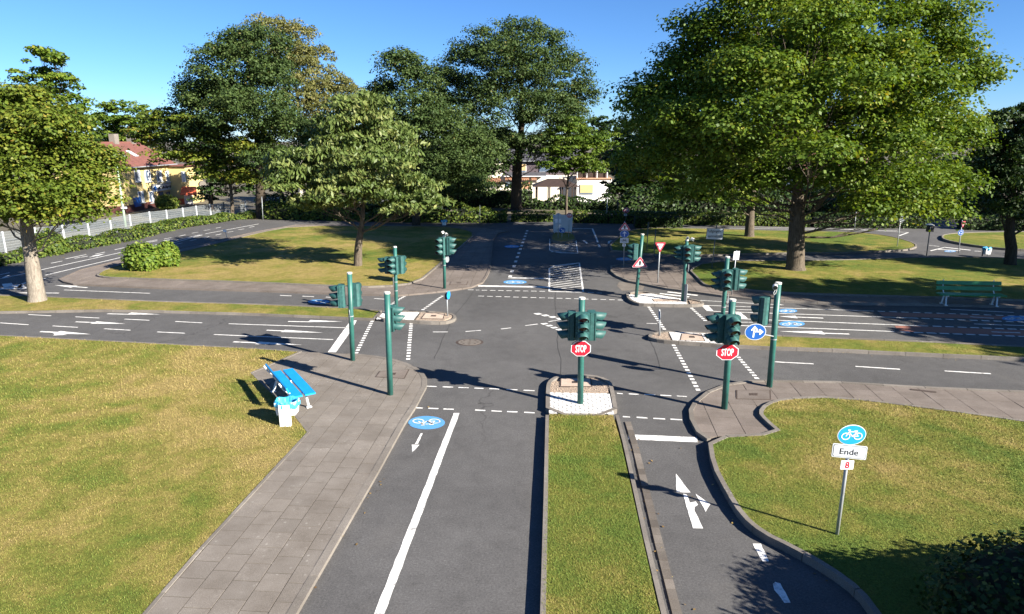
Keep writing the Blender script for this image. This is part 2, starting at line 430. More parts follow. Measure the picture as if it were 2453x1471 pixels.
# lawn behind it
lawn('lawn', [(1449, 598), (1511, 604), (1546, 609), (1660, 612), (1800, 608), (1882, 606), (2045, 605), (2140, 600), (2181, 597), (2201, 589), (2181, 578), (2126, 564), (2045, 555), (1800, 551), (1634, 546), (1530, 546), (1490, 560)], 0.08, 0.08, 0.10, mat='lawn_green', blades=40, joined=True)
lawn('lawn', [(2254, 567), (2262, 561), (2317, 557), (2453, 555), (2800, 552), (3000, 590), (2700, 612), (2453, 598), (2398, 595.5), (2317, 586), (2262, 575)], 0.10, 0.08, 0.13, mat='lawn_green', blades=40, joined=True)
lawn('lawn', [(1319, 577), (1321, 562), (1326, 557), (1372, 558), (1379, 565), (1380, 575), (1350, 580)], 0.12, 0.08, 0.13, mat='lawn', joined=True)
# verge under the left fence and the bank behind the far road
VERGE = [(-700, 740), (0, 645), (68, 630), (190, 606), (326, 581), (462, 547), (544, 534), (640, 524), (1150, 533), (1360, 533), (1700, 541), (2000, 546), (2453, 552), (3000, 556)]

# --- paved footways
def frame(theta): return (math.cos(theta), math.sin(theta))
def paving(name, poly, z, dirx, size, stag=0.5, mat='slab', org=(0, 0), gap=0.014, part='paving_slab', cap=300, base='joint', keep=None, depth=0.05, thing_parent=None):
    """one sheet of jointing sand with single slabs laid on it"""
    poly = ccw(poly)
    mb = MB(); mb.prism(poly, -0.05, z - 0.006, bottom=False)
    o = struct(name, mb, M[base])
    ux, uy = frame(dirx); sx, sy = size
    loc = [((p[0] - org[0]) * ux + (p[1] - org[1]) * uy, -(p[0] - org[0]) * uy + (p[1] - org[1]) * ux) for p in poly]
    i0, i1 = math.floor(min(p[0] for p in loc) / sx) - 1, math.ceil(max(p[0] for p in loc) / sx) + 1
    j0, j1 = math.floor(min(p[1] for p in loc) / sy) - 1, math.ceil(max(p[1] for p in loc) / sy) + 1
    def W(a, b): return (org[0] + a * ux - b * uy, org[1] + a * uy + b * ux)
    g = gap / 2
    v = [(sx * a / 2, sy * b / 2) for a, b in ((-1, -1), (1, -1), (1, 1), (-1, 1))]
    def cutmesh(q, cx, cy):
        b2 = MB(); b2.prism([(x - cx, y - cy) for x, y in q], -depth, 0.0, bottom=False)
        return new_mesh(part, b2.v, b2.f, M[mat])
    full = cutmesh([(g - sx / 2, g - sy / 2), (sx / 2 - g, g - sy / 2), (sx / 2 - g, sy / 2 - g), (g - sx / 2, sy / 2 - g)], 0, 0)
    todo = []
    for i in range(i0, i1):
        for j in range(j0, j1):
            b0 = j * sy + (stag * sy if i % 2 else 0); a0 = i * sx
            quad = [(a0 + g, b0 + g), (a0 + sx - g, b0 + g), (a0 + sx - g, b0 + sy - g), (a0 + g, b0 + sy - g)]
            q = clip(loc, quad)
            if len(q) < 3: continue
            ar = abs(area2(q)) / 2
            if ar < 0.06 * sx * sy: continue
            c = (a0 + sx / 2, b0 + sy / 2); w = W(*c)
            todo.append((math.hypot(*w), ar > 0.985 * (sx - gap) * (sy - gap), q, c, w))
    todo.sort(key=lambda t: t[0])
    rest = MB()
    for k, (d, isfull, q, c, w) in enumerate(todo):
        dz = random.uniform(-0.003, 0.003)
        if k < cap:
            me = full if isfull else cutmesh(q, *c)
            s = bpy.data.objects.new(part, me); s.location = (w[0], w[1], z + dz)
            s.rotation_euler = (random.uniform(-.004, .004), random.uniform(-.004, .004), dirx); link(s, o)
        else:
            rest.prism([W(*p) for p in q], z - depth, z + dz, bottom=False)
    if rest.v:
        r = rest.obj(part + '_rows', M[mat], o); r['kind'] = 'stuff'
    return o
ROAD_DIR = math.atan2(1345 - 1226.5, F_PX)          # main road leans this much to the right of straight ahead
RD = -ROAD_DIR
PV1 = [(352, 1471), (487, 1314), (743, 1035), (712, 996), (606, 893), (723, 843), (859, 848), (905, 853), (941, 860), (972, 869), (995, 879), (1012, 891), (1021, 906), (1020, 925), (995, 972), (968, 1013), (907, 1123), (705, 1471), (600, 1655), (210, 1655)]
pv1 = ccw(GP(PV1, 0.06))
paving('pavement', pv1, 0.06, RD, (0.40, 0.40), org=G(907, 1123, 0.06))
PV1R = GP([(859, 848), (905, 853), (941, 860), (972, 869), (995, 879), (1012, 891), (1021, 906), (1020, 925), (995, 972), (968, 1013), (907, 1123), (705, 1471), (600, 1655)], 0.065)
pv_obj = bpy.data.objects['pavement']
kerb(pv_obj, offset(PV1R, 0.02, False), -0.13, 0.066, 1.0, closed=False, zb=-0.04)
PV2 = [(1652, 1003), (1650, 981), (1660, 963), (1692, 937), (1739, 919), (1796, 911), (1831, 910), (2000, 913), (2240, 927), (2453, 936), (2950, 960), (2950, 1082), (2453, 1007), (2229, 976), (2000, 950), (1877, 954), (1831, 968), (1816, 988), (1830, 1006), (1864, 1037), (1694, 1046), (1668, 1030)]
o2 = paving('pavement', GP(PV2, 0.06), 0.06, math.radians(-6.0), (0.62, 0.42), 0.0, 'slab_old', org=G(1831, 912, .06), cap=200)
kerb(o2, GP([(1694, 1052), (1668, 1034), (1652, 1003), (1650, 981), (1660, 963), (1692, 937), (1739, 919), (1796, 911), (1831, 910), (2000, 913), (2240, 927), (2453, 936), (2950, 960)], 0.08), -0.10, 0.085, 1.0, closed=False)
PV3 = [(140, 668), (152, 675), (175, 680), (381, 689), (620, 696), (817, 703), (953, 707), (1062, 697), (1130, 687), (1157, 676), (1168, 660), (1174, 646), (1182, 575), (1193, 558), (1220, 553), (1160, 545), (1062, 539), (709, 538), (620, 553), (446, 591), (272, 626), (190, 646)]
o3 = paving('pavement', GP(PV3, 0.055), 0.055, math.radians(-2.0), (0.55, 0.55), 0.5, 'slab_old', org=G(953, 707, .05), cap=260)
kerb(o3, ccw(GP(PV3, 0.07)), 0.10, 0.075, 1.2, joined=True, name='kerb', m='slab_old')
PV4 = [(1467, 637), (1468, 650), (1481, 660), (1511, 673), (1539, 678), (1599, 690), (1687, 701), (1730, 707), (1810, 715), (1980, 724), (2200, 727), (2453, 733), (2950, 752), (2950, 738), (2453, 719), (2200, 711), (1980, 706), (1837, 699), (1723, 688), (1682, 680), (1649, 646), (1640, 634), (1520, 628)]
o4 = paving('pavement', GP(PV4, 0.055), 0.055, math.radians(-4.0), (0.55, 0.55), 0.5, 'slab_old', org=G(1600, 690, .05), cap=220)
kerb(o4, GP([(1520, 628), (1467, 637), (1468, 650), (1481, 660), (1511, 673), (1539, 678), (1599, 690), (1687, 701), (1730, 707), (1810, 715), (1980, 724), (2200, 727), (2453, 733), (2950, 752)], 0.08), -0.10, 0.09, 1.2, closed=False)

# --- refuges with white blocks, gravel ends and cable shaft covers
def pebbles(parent, poly, z, n, seed, r=(0.012, 0.03)):
    rs = random.Random(seed); mb = MB(); xs = [p[0] for p in poly]; ys = [p[1] for p in poly]; k = 0
    while k < n:
        x, y = rs.uniform(min(xs), max(xs)), rs.uniform(min(ys), max(ys))
        if not inside((x, y), poly): k += 0.2; continue
        k += 1; s = rs.uniform(*r); a = rs.random() * 6.28
        mb.add([(x + s * math.cos(a), y + s * math.sin(a), z), (x + s * math.cos(a + 2.1), y + s * math.sin(a + 2.1), z), (x + s * math.cos(a + 4.2), y + s * math.sin(a + 4.2), z), (x, y, z + s * 0.7)], [(0, 1, 3), (1, 2, 3), (2, 0, 3)])
    o = mb.obj('pebbles', M['pebble'], parent); o['kind'] = 'stuff'
def shaft_cover(parent, quad_px, z, mat='beige'):
    q = ccw(GP(quad_px, z)); c = (sum(p[0] for p in q) / len(q), sum(p[1] for p in q) / len(q))
    mb = MB(); mb.prism(q, z - 0.05, z); fr = mb.obj('cover_frame', M['rust'], parent)
    mb = MB(); mb.prism(offset(q, 0.03), z - 0.03, z + 0.004); ob = mb.obj('shaft_cover', M[mat], fr)
    s = 0.24; d = [(c[0] + (p[0] - c[0]) * s, c[1] + (p[1] - c[1]) * s) for p in q]
    mb = MB(); mb.prism(d, z - 0.02, z + 0.008); mb.obj('cover_grip', M['rust'], fr)
def refuge(outer, white, covers, z, grav, seed):
    p = chaikin(ccw(GP(outer, z)), 1)
    mb = MB(); mb.prism(offset(p, 0.06), -0.05, z - (0.045 if white else 0.012), bottom=False)
    o = struct('traffic_island', mb, M['pebble'])
    kerb(o, p, 0.10, z + 0.01, 0.7)
    if white:
        w = ccw(GP(white, z)); wd = MB(); wd.prism(w, z - 0.06, z - 0.005); wd.obj('block_bed', M['tar'], o)
        ux, uy = frame(RD); sx, sy = 0.20, 0.14; g = 0.008
        loc = [(a * ux + b * uy, -a * uy + b * ux) for a, b in w]; bl = MB()
        for i in range(math.floor(min(a for a, _ in loc) / sx) - 1, math.ceil(max(a for a, _ in loc) / sx) + 1):
            for j in range(math.floor(min(b for _, b in loc) / sy) - 1, math.ceil(max(b for _, b in loc) / sy) + 1):
                a0, b0 = i * sx + (sx / 2 if j % 2 else 0), j * sy; c = 0.045
                quad = [(a0 + g + c, b0 + .002), (a0 + sx - g - c, b0 + .002), (a0 + sx - .003, b0 + c), (a0 + sx - .003, b0 + sy - c), (a0 + sx - g - c, b0 + sy - .002), (a0 + g + c, b0 + sy - .002), (a0 + .003, b0 + sy - c), (a0 + .003, b0 + c)]
                q = clip(loc, quad)
                if len(q) < 3 or abs(area2(q)) < 0.002: continue
                bl.prism([(a * ux - b * uy, a * uy + b * ux) for a, b in q], z - 0.04, z + random.uniform(0, 0.004), bottom=False)
        b_ = bl.obj('white_block_paving', M['white_slab'], o); b_['kind'] = 'stuff'
    for cv in covers: shaft_cover(o, cv, z + 0.006)
    for gq, n in grav:
        mb = MB(); mb.prism(GP(gq, z), z - .05, z - .012, bottom=False); mb.obj('gravel_bed', M['pebble'], o)
        pebbles(o, GP(gq, z), z - 0.014, n, seed)
    return o
refuge([(1307, 995), (1308, 930), (1311, 916), (1322, 906), (1344, 898), (1402, 897), (1440, 902), (1464, 914), (1471, 934), (1482, 996)],
       [(1316, 940), (1460, 942), (1471, 992), (1315, 990)], [[(1342, 906), (1416, 906), (1418, 926), (1341, 926)]], 0.11,
       [([(1316, 912), (1462, 918), (1459, 939), (1317, 938)], 900)], 1)
med = bpy.data.objects['traffic_island']
L2L = GP([(1307, 995), (1302, 1200), (1294, 1471), (1288, 1650)], 0.11); L2R = GP([(1482, 996), (1500, 1060), (1553, 1290), (1597, 1471), (1640, 1650)], 0.11)
kerb(med, L2L, 0.075, 0.125, 0.95, closed=False); kerb(med, L2R, -0.075, 0.125, 0.95, closed=False)
kerb(med, GP([(1497, 1010), (1516, 1075), (1566, 1290), (1611, 1471), (1655, 1650)], 0.02), 0.13, 0.022, 0.22, closed=False, name='gutter_stone', m='gutter')
refuge([(1551, 806), (1558, 799), (1575, 794), (1600, 793), (1686, 796), (1748, 799), (1748, 829), (1690, 823), (1600, 817), (1565, 812)],
       [(1602, 795), (1690, 798), (1746, 801), (1746, 827), (1690, 821), (1612, 816)], [[(1632, 799), (1680, 799), (1690, 817), (1628, 815)]], 0.10,
       [([(1557, 801), (1599, 795), (1607, 815), (1565, 811)], 350)], 2)
refuge([(1499, 704), (1504, 717), (1525, 727), (1548, 729), (1649, 731), (1679, 729), (1689, 726), (1675, 719), (1645, 715), (1567, 702), (1546, 698), (1525, 697), (1507, 700)],
       [(1504, 706), (1560, 703), (1642, 717), (1647, 730), (1548, 727), (1528, 725), (1510, 716)], [[(1561, 716), (1625, 716), (1632, 722), (1566, 722)]], 0.10,
       [([(1650, 718), (1684, 725), (1655, 729)], 200)], 3)
refuge([(896, 764), (915, 745), (1007, 745), (1066, 747), (1090, 753), (1094, 762), (1076, 770), (1046, 772), (990, 769)],
       [(901, 763), (918, 747), (1005, 748), (989, 767)], [[(1018, 750), (1066, 751), (1062, 764), (1008, 763)]], 0.10,
       [([(1008, 748), (1070, 749), (1086, 757), (1060, 768), (994, 767)], 450)], 4)
for c, par in (([(909, 889), (981, 885), (969, 907), (898, 903)], 'pavement'), ([(1763, 934), (1846, 934), (1847, 957), (1763, 956)], 'pavement.001'), ([(1080, 674), (1122, 674), (1118, 682), (1076, 682)], 'pavement.002')):
    shaft_cover(bpy.data.objects[par], c, 0.066, 'slab_old')
# drain grating and round manhole
mb = MB()
gp = GP([(2181, 931), (2243, 938), (2243, 941), (2181, 934)], 0.066); mb.prism(gp, 0.03, 0.067); dr = mb.obj('drain_grating', M['rust'], bpy.data.objects['pavement.001'])
c = G(1125, 820); mb = MB()
def disc(c, r, n=40, ry=None): return [(c[0] + r * math.cos(2 * math.pi * k / n), c[1] + (ry or r) * math.sin(2 * math.pi * k / n)) for k in range(n)]
mb.prism(disc(c, 0.43, ry=0.36), -0.02, 0.004); mh = mb.obj('manhole_frame', M['rust'], road)
mb = MB(); mb.prism(disc(c, 0.36, ry=0.30), -0.01, 0.009); mb.obj('manhole_cover', M['gutter'], mh)
for k in range(9):
    a = 2 * math.pi * k / 8; r = 0.25 if k < 8 else 0
    mb = MB(); mb.prism(disc((c[0] + r * math.cos(a), c[1] + r * .83 * math.sin(a)), 0.035, 10), 0.0, 0.013); mb.obj('manhole_stud', M['rust'], mh)
# ================================================================== road markings (paint on the road)
ZM = 0.005
def mark(name, polys, m='paint', z=ZM, parent=None):
    mb = MB()
    for p in polys: mb.sheet(p, z)
    return mb.obj(name, M[m], parent or road)
def jag(p, amp=0.006):      # slightly worn edges
    out = []
    for i in range(len(p)):
        a, b = p[i], p[(i + 1) % len(p)]; L = math.hypot(b[0] - a[0], b[1] - a[1]); n = max(1, min(40, int(L / 0.10)))
        for k in range(n):
            t = k / n; out.append((a[0] + (b[0] - a[0]) * t + random.uniform(-amp, amp), a[1] + (b[1] - a[1]) * t + random.uniform(-amp, amp)))
    return out
def pq(px): return jag(GP(px))
def line(a, b, w, name='lane_line', m='paint'):
    p = [G(*a), G(*b)]; s, t = strip(p, w); return mark(name, [jag(s + t[::-1])], m)
def seg(p, q, w):
    s, t = strip([p, q], w); return jag(s + t[::-1])
def dashes(a, b, n, duty, w, name='dashed_line', m='paint'):
    A, B = G(*a), G(*b); out = []
    for k in range(n):
        t0, t1 = k / (n - 1 + duty), (k + duty) / (n - 1 + duty)
        out.append(seg((A[0] + (B[0] - A[0]) * t0, A[1] + (B[1] - A[1]) * t0), (A[0] + (B[0] - A[0]) * t1, A[1] + (B[1] - A[1]) * t1), w))
    return mark(name, out, m)
def many(name, segs, w, off=(0, 0), s=1.0):
    return mark(name, [seg(G(off[0] + a / s, off[1] + b / s), G(off[0] + c / s, off[1] + d / s), w) for a, b, c, d in segs])
def arrow(tail, tip, w=0.12, head=0.75, hw=0.42, name='lane_arrow', bend=0):
    A, B = Vector(G(*tail)), Vector(G(*tip)); d = (B - A).normalized(); n = Vector((-d.y, d.x)); C = B - d * head
    P = [A + n * w / 2, A - n * w / 2, C - n * w / 2, C + n * w / 2]
    Hd = [C + n * hw / 2 + n * bend, C - n * hw / 2 + n * bend, B + n * bend]
    return mark(name, [jag([tuple(p) for p in P]), jag([tuple(p) for p in Hd])])
def ring(cx, cy, rx, ry, n=28): return [(cx + rx * math.cos(2 * math.pi * k / n), cy + ry * math.sin(2 * math.pi * k / n)) for k in range(n)]
def bike_lines():       # bicycle in a unit box, u right, v up: list of polylines
    w1 = ring(-0.55, -0.15, 0.36, 0.36, 18); w2 = ring(0.55, -0.15, 0.36, 0.36, 18)
    return [w1 + [w1[0]], w2 + [w2[0]], [(-0.55, -0.15), (-0.28, 0.38), (0.38, 0.34), (0.02, -0.15), (-0.24, 0.28)], [(0.02, -0.15), (0.55, -0.15), (0.30, 0.36)],
            [(0.38, 0.34), (0.02, -0.15)], [(-0.28, 0.38), (-0.22, 0.55), (-0.42, 0.56)], [(0.16, 0.44), (0.46, 0.44)]]
def bike_mark(cx, cy, rx, ry, flip=1, up=1, sk=0.0):
    ob = mark('cycle_disc', [GP(ring(cx, cy, rx, ry))], 'paint_blue')
    segs = []
    for pl in bike_lines():
        q = [G(cx + flip * u * rx * 0.80 + v * sk * rx, cy - up * (v - .1) * ry * 0.85) for u, v in pl]
        s, t = strip(q, 0.028 if rx > 40 else 0.035)
        for i in range(len(q) - 1): segs.append([s[i], s[i + 1], t[i + 1], t[i]])
    mark('bicycle_symbol', segs, 'paint', ZM + 0.004, ob)
random.seed(8)
mark('edge_line', [pq([(1087, 990), (1101, 990), (921, 1471), (845, 1680), (815, 1680), (896, 1471)])])
bike_mark(1022, 1013, 44, 16, 1, -1, 0.05)
mark('lane_arrow', [pq([(1007, 1039), (1013, 1038), (1001, 1064), (994, 1064)]), pq([(986.5, 1065.5), (1005, 1066), (987.5, 1084)])])
many('dashed_line', [(1022, 925.5, 1046, 926.5), (1060, 927, 1085, 928), (1098, 928.5, 1122, 929.5), (1136, 930, 1158, 931), (1172, 931.5, 1196, 932.5), (1213, 933, 1240, 934.5), (1254, 935, 1280, 936.5)], 0.055)
many('dashed_line', [(992, 977, 1013, 978), (1026, 978.3, 1050, 979.5), (1062, 980, 1087, 981), (1138, 982.5, 1163, 984), (1177, 984.5, 1202, 986), (1215, 986.5, 1240, 987.5), (1255, 988, 1281, 989.5)], 0.06)
many('dashed_line', [(1478, 942.5, 1492, 943.5), (1506, 944, 1530, 945), (1543, 945.5, 1570, 946.5), (1582, 947, 1608, 948.5), (1621, 949, 1645, 950.5)], 0.055)
many('dashed_line', [(1492, 998.5, 1509, 999.5), (1525, 1000, 1551, 1002), (1565, 1002.5, 1593, 1004), (1606, 1004.5, 1634, 1006.5)], 0.06)
mark('stop_line', [pq([(1505, 1041), (1669, 1048), (1672, 1060), (1506, 1053)])])
Z7 = lambda L: [(1600 + x / 2.876, 1000 + y / 2.876) for x, y in L]
mark('lane_arrow', [pq(Z7(q)) for q in ([(55, 388), (157, 520), (57, 515)], [(103, 527), (128, 533), (152, 588), (190, 580), (208, 603), (186, 618), (182, 642), (242, 766), (172, 766)], [(188, 528), (292, 598), (261, 652)])])
mark('lane_dash', [pq(Z7([(583, 873), (640, 871), (696, 992), (652, 994)]))]); mark('lane_dash', [pq(Z7([(722, 1150), (742, 1137), (776, 1146), (844, 1278), (800, 1280), (735, 1190)]))])
# pedestrian ways: dotted edges
for a, b, n in (((985, 775), (977.5, 862), 15), ((892, 769), (853, 847), 15), ((1060, 709), (1012, 743), 10), ((969, 710), (936, 730), 8),
                ((1551, 731), (1592, 790), 13), ((1613, 826), (1673, 936), 16), ((1652, 734), (1690, 769), 9), ((1768, 855), (1814, 908), 9)):
    dashes(a, b, n, 0.52, 0.115, 'dotted_line')
mark('stop_line', [pq([(840, 768), (855, 768), (836, 800), (805, 844), (785, 844)])])
# left roads
O4 = dict(off=(0, 450), s=3.677); O5 = dict(off=(600, 450), s=3.677); O6 = dict(off=(1200, 450), s=3.677)
many('lane_line', [(250, 1117, 450, 1128), (665, 1137, 875, 1148), (1095, 1157, 1315, 1168), (1545, 1178, 1780, 1190), (2015, 1198, 3080, 1235)], 0.06, **O4)
many('lane_line', [(-520, 1165, -250, 1177), (0, 1190, 250, 1207), (465, 1217, 685, 1230), (915, 1242, 1150, 1255), (1385, 1270, 1630, 1282), (1885, 1293, 2935, 1338)], 0.06, **O4)
def arr4(a, b, c, d, off=0, **k): return arrow((off + a / 3.677, 450 + b / 3.677), (off + c / 3.677, 450 + d / 3.677), **k)
arr4(945, 1110, 1395, 1122, w=0.085, hw=0.30, head=1.2, bend=0.1); arr4(665, 1181, 1105, 1198, w=0.085, hw=0.30, head=1.2); arr4(355, 1267, 805, 1291, w=0.10, hw=0.32, head=1.3)
arr4(480, 1292, 590, 1296, w=0.08, hw=0.24, head=0.4)
arr4(330, 1178, 805, 1186, off=600, w=0.085, hw=0.28, head=1.2, bend=0.1); arr4(140, 1255, 640, 1277, off=600, w=0.085, hw=0.27, head=1.4); arr4(-150, 1357, 460, 1384, off=600, w=0.09, hw=0.28, head=1.5)
many('lane_line', [(565, 900, 1320, 930)], 0.07, **O4); arr4(770, 880, 480, 858, w=0.10, hw=0.36, head=1.1); arr4(520, 928, 145, 925, w=0.10, hw=0.36, head=1.1)
many('dashed_line', [(260, 948, 360, 953), (455, 955, 560, 960), (665, 963, 760, 968), (945, 971, 985, 973), (1090, 976, 1190, 982)], 0.07, **O5)
bike_mark(600 + 600 / 3.677, 450 + 1003 / 3.677, 26, 5)
many('lane_line', [(-300, 870, 330, 730), (330, 730, 1110, 560), (400, 770, 1110, 603), (1110, 603, 1780, 415), (1180, 548, 1760, 415), (1810, 405, 2280, 318)], 0.09, **O4)
many('dashed_line', [(450, 665, 550, 645), (575, 627, 760, 588), (655, 622, 775, 602), (840, 585, 925, 566), (1010, 546, 1095, 527), (1255, 482, 1385, 458), (1310, 480, 1385, 467), (1445, 450, 1510, 440), (1575, 427, 1635, 414), (1690, 400, 1745, 391), (1795, 377, 1850, 369), (1900, 356, 1945, 347), (1540, 500, 1605, 486), (1670, 468, 1730, 455), (1790, 441, 1845, 430), (1900, 417, 1950, 406), (2005, 392, 2055, 384), (2100, 370, 2150, 362), (2195, 349, 2240, 340), (0, 765, 85, 748), (0, 805, 80, 770)], 0.09, **O4)
arr4(790, 612, 925, 580, w=0.10, hw=0.36, head=0.8); arr4(1440, 470, 1530, 450, w=0.10, hw=0.36, head=0.8)
curve = chaikin(GP([(45 / 1, 690), (50, 682), (62, 677), (85, 672), (110, 667)]), 2, False); s_, t_ = strip(curve, 0.12); mark('edge_line', [s_ + t_[::-1]])
many('zebra_bar', [(60, 843, 78, 873), (160, 853, 180, 883), (0, 888, 250, 880)], 0.35, **O4)
# centre
O140 = dict(off=(1140, 520), s=6.129)
many('dashed_line', [(-120 + 0, 1070, -35, 1070), (0, 1073, 48, 1073)] + [(85 + k * 121, 1076 + k * 2.1, 165 + k * 121, 1077 + k * 2.1) for k in range(8)] + [(1645, 1110, 1735, 1113), (1770, 1115, 1850, 1118)], 0.07, **O140)
many('dashed_line', [(35 + k * 128, 1161 + k * 3.6, 118 + k * 128, 1163 + k * 3.6) for k in range(17)], 0.07, **O140)
many('stop_line', [(35, 1012, 1065, 1030)], 0.26, **O140); many('stop_line', [(470, 893, 1065, 903)], 0.20, **O140)
dashes((1140 + 495 / 6.129, 520 + 895 / 6.129), (1140 + 755 / 6.129, 520 + 195 / 6.129), 13, 0.42, 0.16)
Z1 = lambda L: [(1140 + x / 6.129, 520 + y / 6.129) for x, y in L]
mark('hatched_area', [pq(Z1([(1068, 745), (1092, 735), (1092, 1095), (1066, 1095)])), pq(Z1([(1508, 672), (1528, 670), (1590, 1108), (1562, 1108)])), pq(Z1([(1068, 745), (1150, 712), (1510, 670), (1510, 678), (1150, 722), (1085, 752)])), pq(Z1([(1066, 1090), (1590, 1100), (1590, 1109), (1066, 1099)]))]
     + [pq(Z1([(1098, 748 + k * 32), (1505 + k * 5.5, 676 + k * 33.5), (1505 + k * 5.5, 682 + k * 33.5), (1098, 754 + k * 32)])) for k in range(11)])
mark('hatched_area', [pq(Z1([(1078, 318), (1090, 318), (1090, 482), (1078, 482)])), pq(Z1([(1460, 338), (1476, 338), (1504, 532), (1488, 532)])), pq(Z1([(1080, 480), (1130, 503), (1250, 520), (1500, 528), (1500, 535), (1240, 528), (1120, 510), (1078, 487)]))]
     + [pq(Z1([(1100, 413 + k * 20), (1465 + k * 4, 360 + k * 25), (1465 + k * 4, 363.5 + k * 25), (1100, 416.5 + k * 20)])) for k in range(6)])
bike_mark(1140 + 575 / 6.129, 520 + 956 / 6.129, 28, 5); bike_mark(1140 + 530 / 6.129, 520 + 433 / 6.129, 18, 3.2); bike_mark(1140 + 2180 / 6.129, 520 + 618 / 6.129, 20, 3.6)
many('lane_line', [(1420, 170, 1710, 170), (1710, 170, 1775, 325)], 0.11, **O140); many('dashed_line', [(1775, 330, 1790, 372), (1800, 400, 1820, 445)], 0.12, **O140)
mark('lane_arrow', [pq(Z1([(1560, 345), (1595, 345), (1625, 365), (1650, 388), (1620, 390), (1590, 362)]))]); mark('lane_arrow', [pq(Z1([(1935, 390), (1970, 385), (1965, 362), (2012, 352), (1980, 346), (1940, 356)]))])
many('guide_line', [(1037, 795.5, 1073, 795.5), (1115, 794.5, 1152, 791.5), (1200, 788.5, 1224, 785.5), (1258, 780.5, 1288, 776.5), (1314, 771, 1352, 764), (1549, 775, 1574, 775.5), (1430, 807.5, 1445, 806)], 0.055)
mark('guide_blocks', [pq([(1200 + x / 3.677, 450 + y / 3.677) for x, y in q]) for q in [[(285 + k * 65, 1108 + k * 14), (335 + k * 65, 1103 + k * 14), (368 + k * 65, 1113 + k * 14), (318 + k * 65, 1119 + k * 14)] for k in range(4)] + [[(345 + k * 44, 1196 + k * 17), (395 + k * 44, 1191 + k * 17), (418 + k * 44, 1199 + k * 17), (372 + k * 44, 1206 + k * 17)] for k in range(4)]])
# zebra at the far right corner
many('zebra_bar', [(1615, 696.5, 1683, 704.5), (1599, 699.5, 1671, 708), (1580, 703.5, 1651, 711.5), (1562, 707.5, 1590, 711)], 0.18)
# right road
many('lane_line', [(1678, 720, 1878, 731), (1696, 732, 2093, 745.5)], 0.06); many('lane_line', [(1709, 746, 2200, 762.5)], 0.07)
many('lane_line', [(1772, 764, 2223, 781.5)], 0.07); many('lane_line', [(1769, 780, 2143, 794.5)], 0.07)
O2 = dict(off=(2000, 700), s=2.625)
def drow(x0, y0, x1, y1, n=13, l=47): return [(x0 + (x1 - x0) * k / (n - 1), y0 + (y1 - y0) * k / (n - 1), x0 + (x1 - x0) * k / (n - 1) + l, y0 + (y1 - y0) * k / (n - 1) + 2.2) for k in range(n)]
many('dashed_line', drow(268, 120, 1160, 150), 0.09, **O2); many('dashed_line', drow(545, 165, 1300, 193, 11, 50), 0.10, **O2)
many('dashed_line', drow(615, 214, 1400, 243, 11, 55), 0.10, **O2); many('dashed_line', drow(412, 250, 1400, 287, 13, 60), 0.10, **O2)
mark('red_cycle_lane', [GP([(2000 + x / 2.625, 700 + y / 2.625) for x, y in [(275, 126), (390, 128), (1000, 148), (1500, 165), (1500, 182), (600, 160), (300, 150)]])], 'paint_red', 0.0035)
mark('red_cycle_lane', [GP([(2000 + x / 2.625, 700 + y / 2.625) for x, y in [(372, 211), (600, 218), (1189, 240), (1500, 252), (1500, 286), (1189, 275), (410, 246)]])], 'paint_red', 0.0035)
mark('stop_line', [pq([(1679, 731), (1696, 731.5), (1710, 746), (1693, 745)])]); mark('stop_line', [pq([(1759, 746.5), (1771, 746.5), (1792, 763.5), (1770, 763.5)])])
bike_mark(1887, 745, 23, 5); bike_mark(1897, 776, 31, 7); bike_mark(2432, 763, 32, 6)
arrow((2034, 800.5), (1868, 795), w=0.10, hw=0.40, head=1.4, bend=-0.06); arrow((1972, 762.5), (1866, 758), w=0.10, hw=0.36, head=0.6)
many('lane_line', [(1774, 772, 1803, 772.5), (1764, 742, 1806, 742.8), (1775, 716, 1830, 722), (1868, 729.5, 1878, 731)], 0.06)
many('lane_line', [(875, 200, 1050, 207), (1055, 206, 1500, 222), (725, 108, 1125, 128), (985, 250, 1165, 256), (850, 155, 1000, 165)], 0.07, **O2)
many('lane_line', [(2049.5, 878, 2156, 885), (2263, 889, 2373, 895.5), (1854, 867, 1949, 872)], 0.07)
many('lane_line', [(1740, 546.5, 1950, 550), (1800, 543.5, 2150, 553), (2010, 548, 2176, 557), (2154, 565, 2176, 557), (2226, 588, 2250, 590.5)], 0.10)
mark('hatched_area', [pq(q) for q in ([(2227, 600.5), (2262, 592.5), (2265, 593), (2231, 601.5)], [(2262, 592), (2326, 599), (2324, 600), (2260, 593)], [(2245, 597), (2300, 600), (2300, 601), (2245, 598)])])
bike_mark(2276, 602, 14, 2.2); many('dashed_line', [(2334, 601.5, 2350, 602.5)], 0.12)
# open joints in the asphalt
for pts in ([(1133, 700), (1118, 722), (1090, 752), (1070, 790), (1040, 860)], [(1331, 690), (1330, 740), (1337, 790), (1334, 830), (1345, 865), (1344, 898)], [(1555, 812), (1575, 850), (1582, 885)], [(1500, 700), (1515, 730), (1506, 742)]):
    q = chaikin(GP(pts), 2, False); q = [(a + random.uniform(-.015, .015), b + random.uniform(-.02, .02)) for a, b in q]
    s_, t_ = strip(q, 0.016); mb = MB()
    for i in range(len(q) - 1): mb.add([(*s_[i], ZM - .002), (*s_[i + 1], ZM - .002), (*t_[i + 1], ZM - .002), (*t_[i], ZM - .002)], [(3, 2, 1, 0)])
    mb.obj('asphalt_crack', M['tar'], road)
mark('asphalt_patch', [GP([(1483, 675), (1515, 678), (1545, 683), (1540, 695), (1490, 697), (1478, 685)])], 'gutter', 0.003)
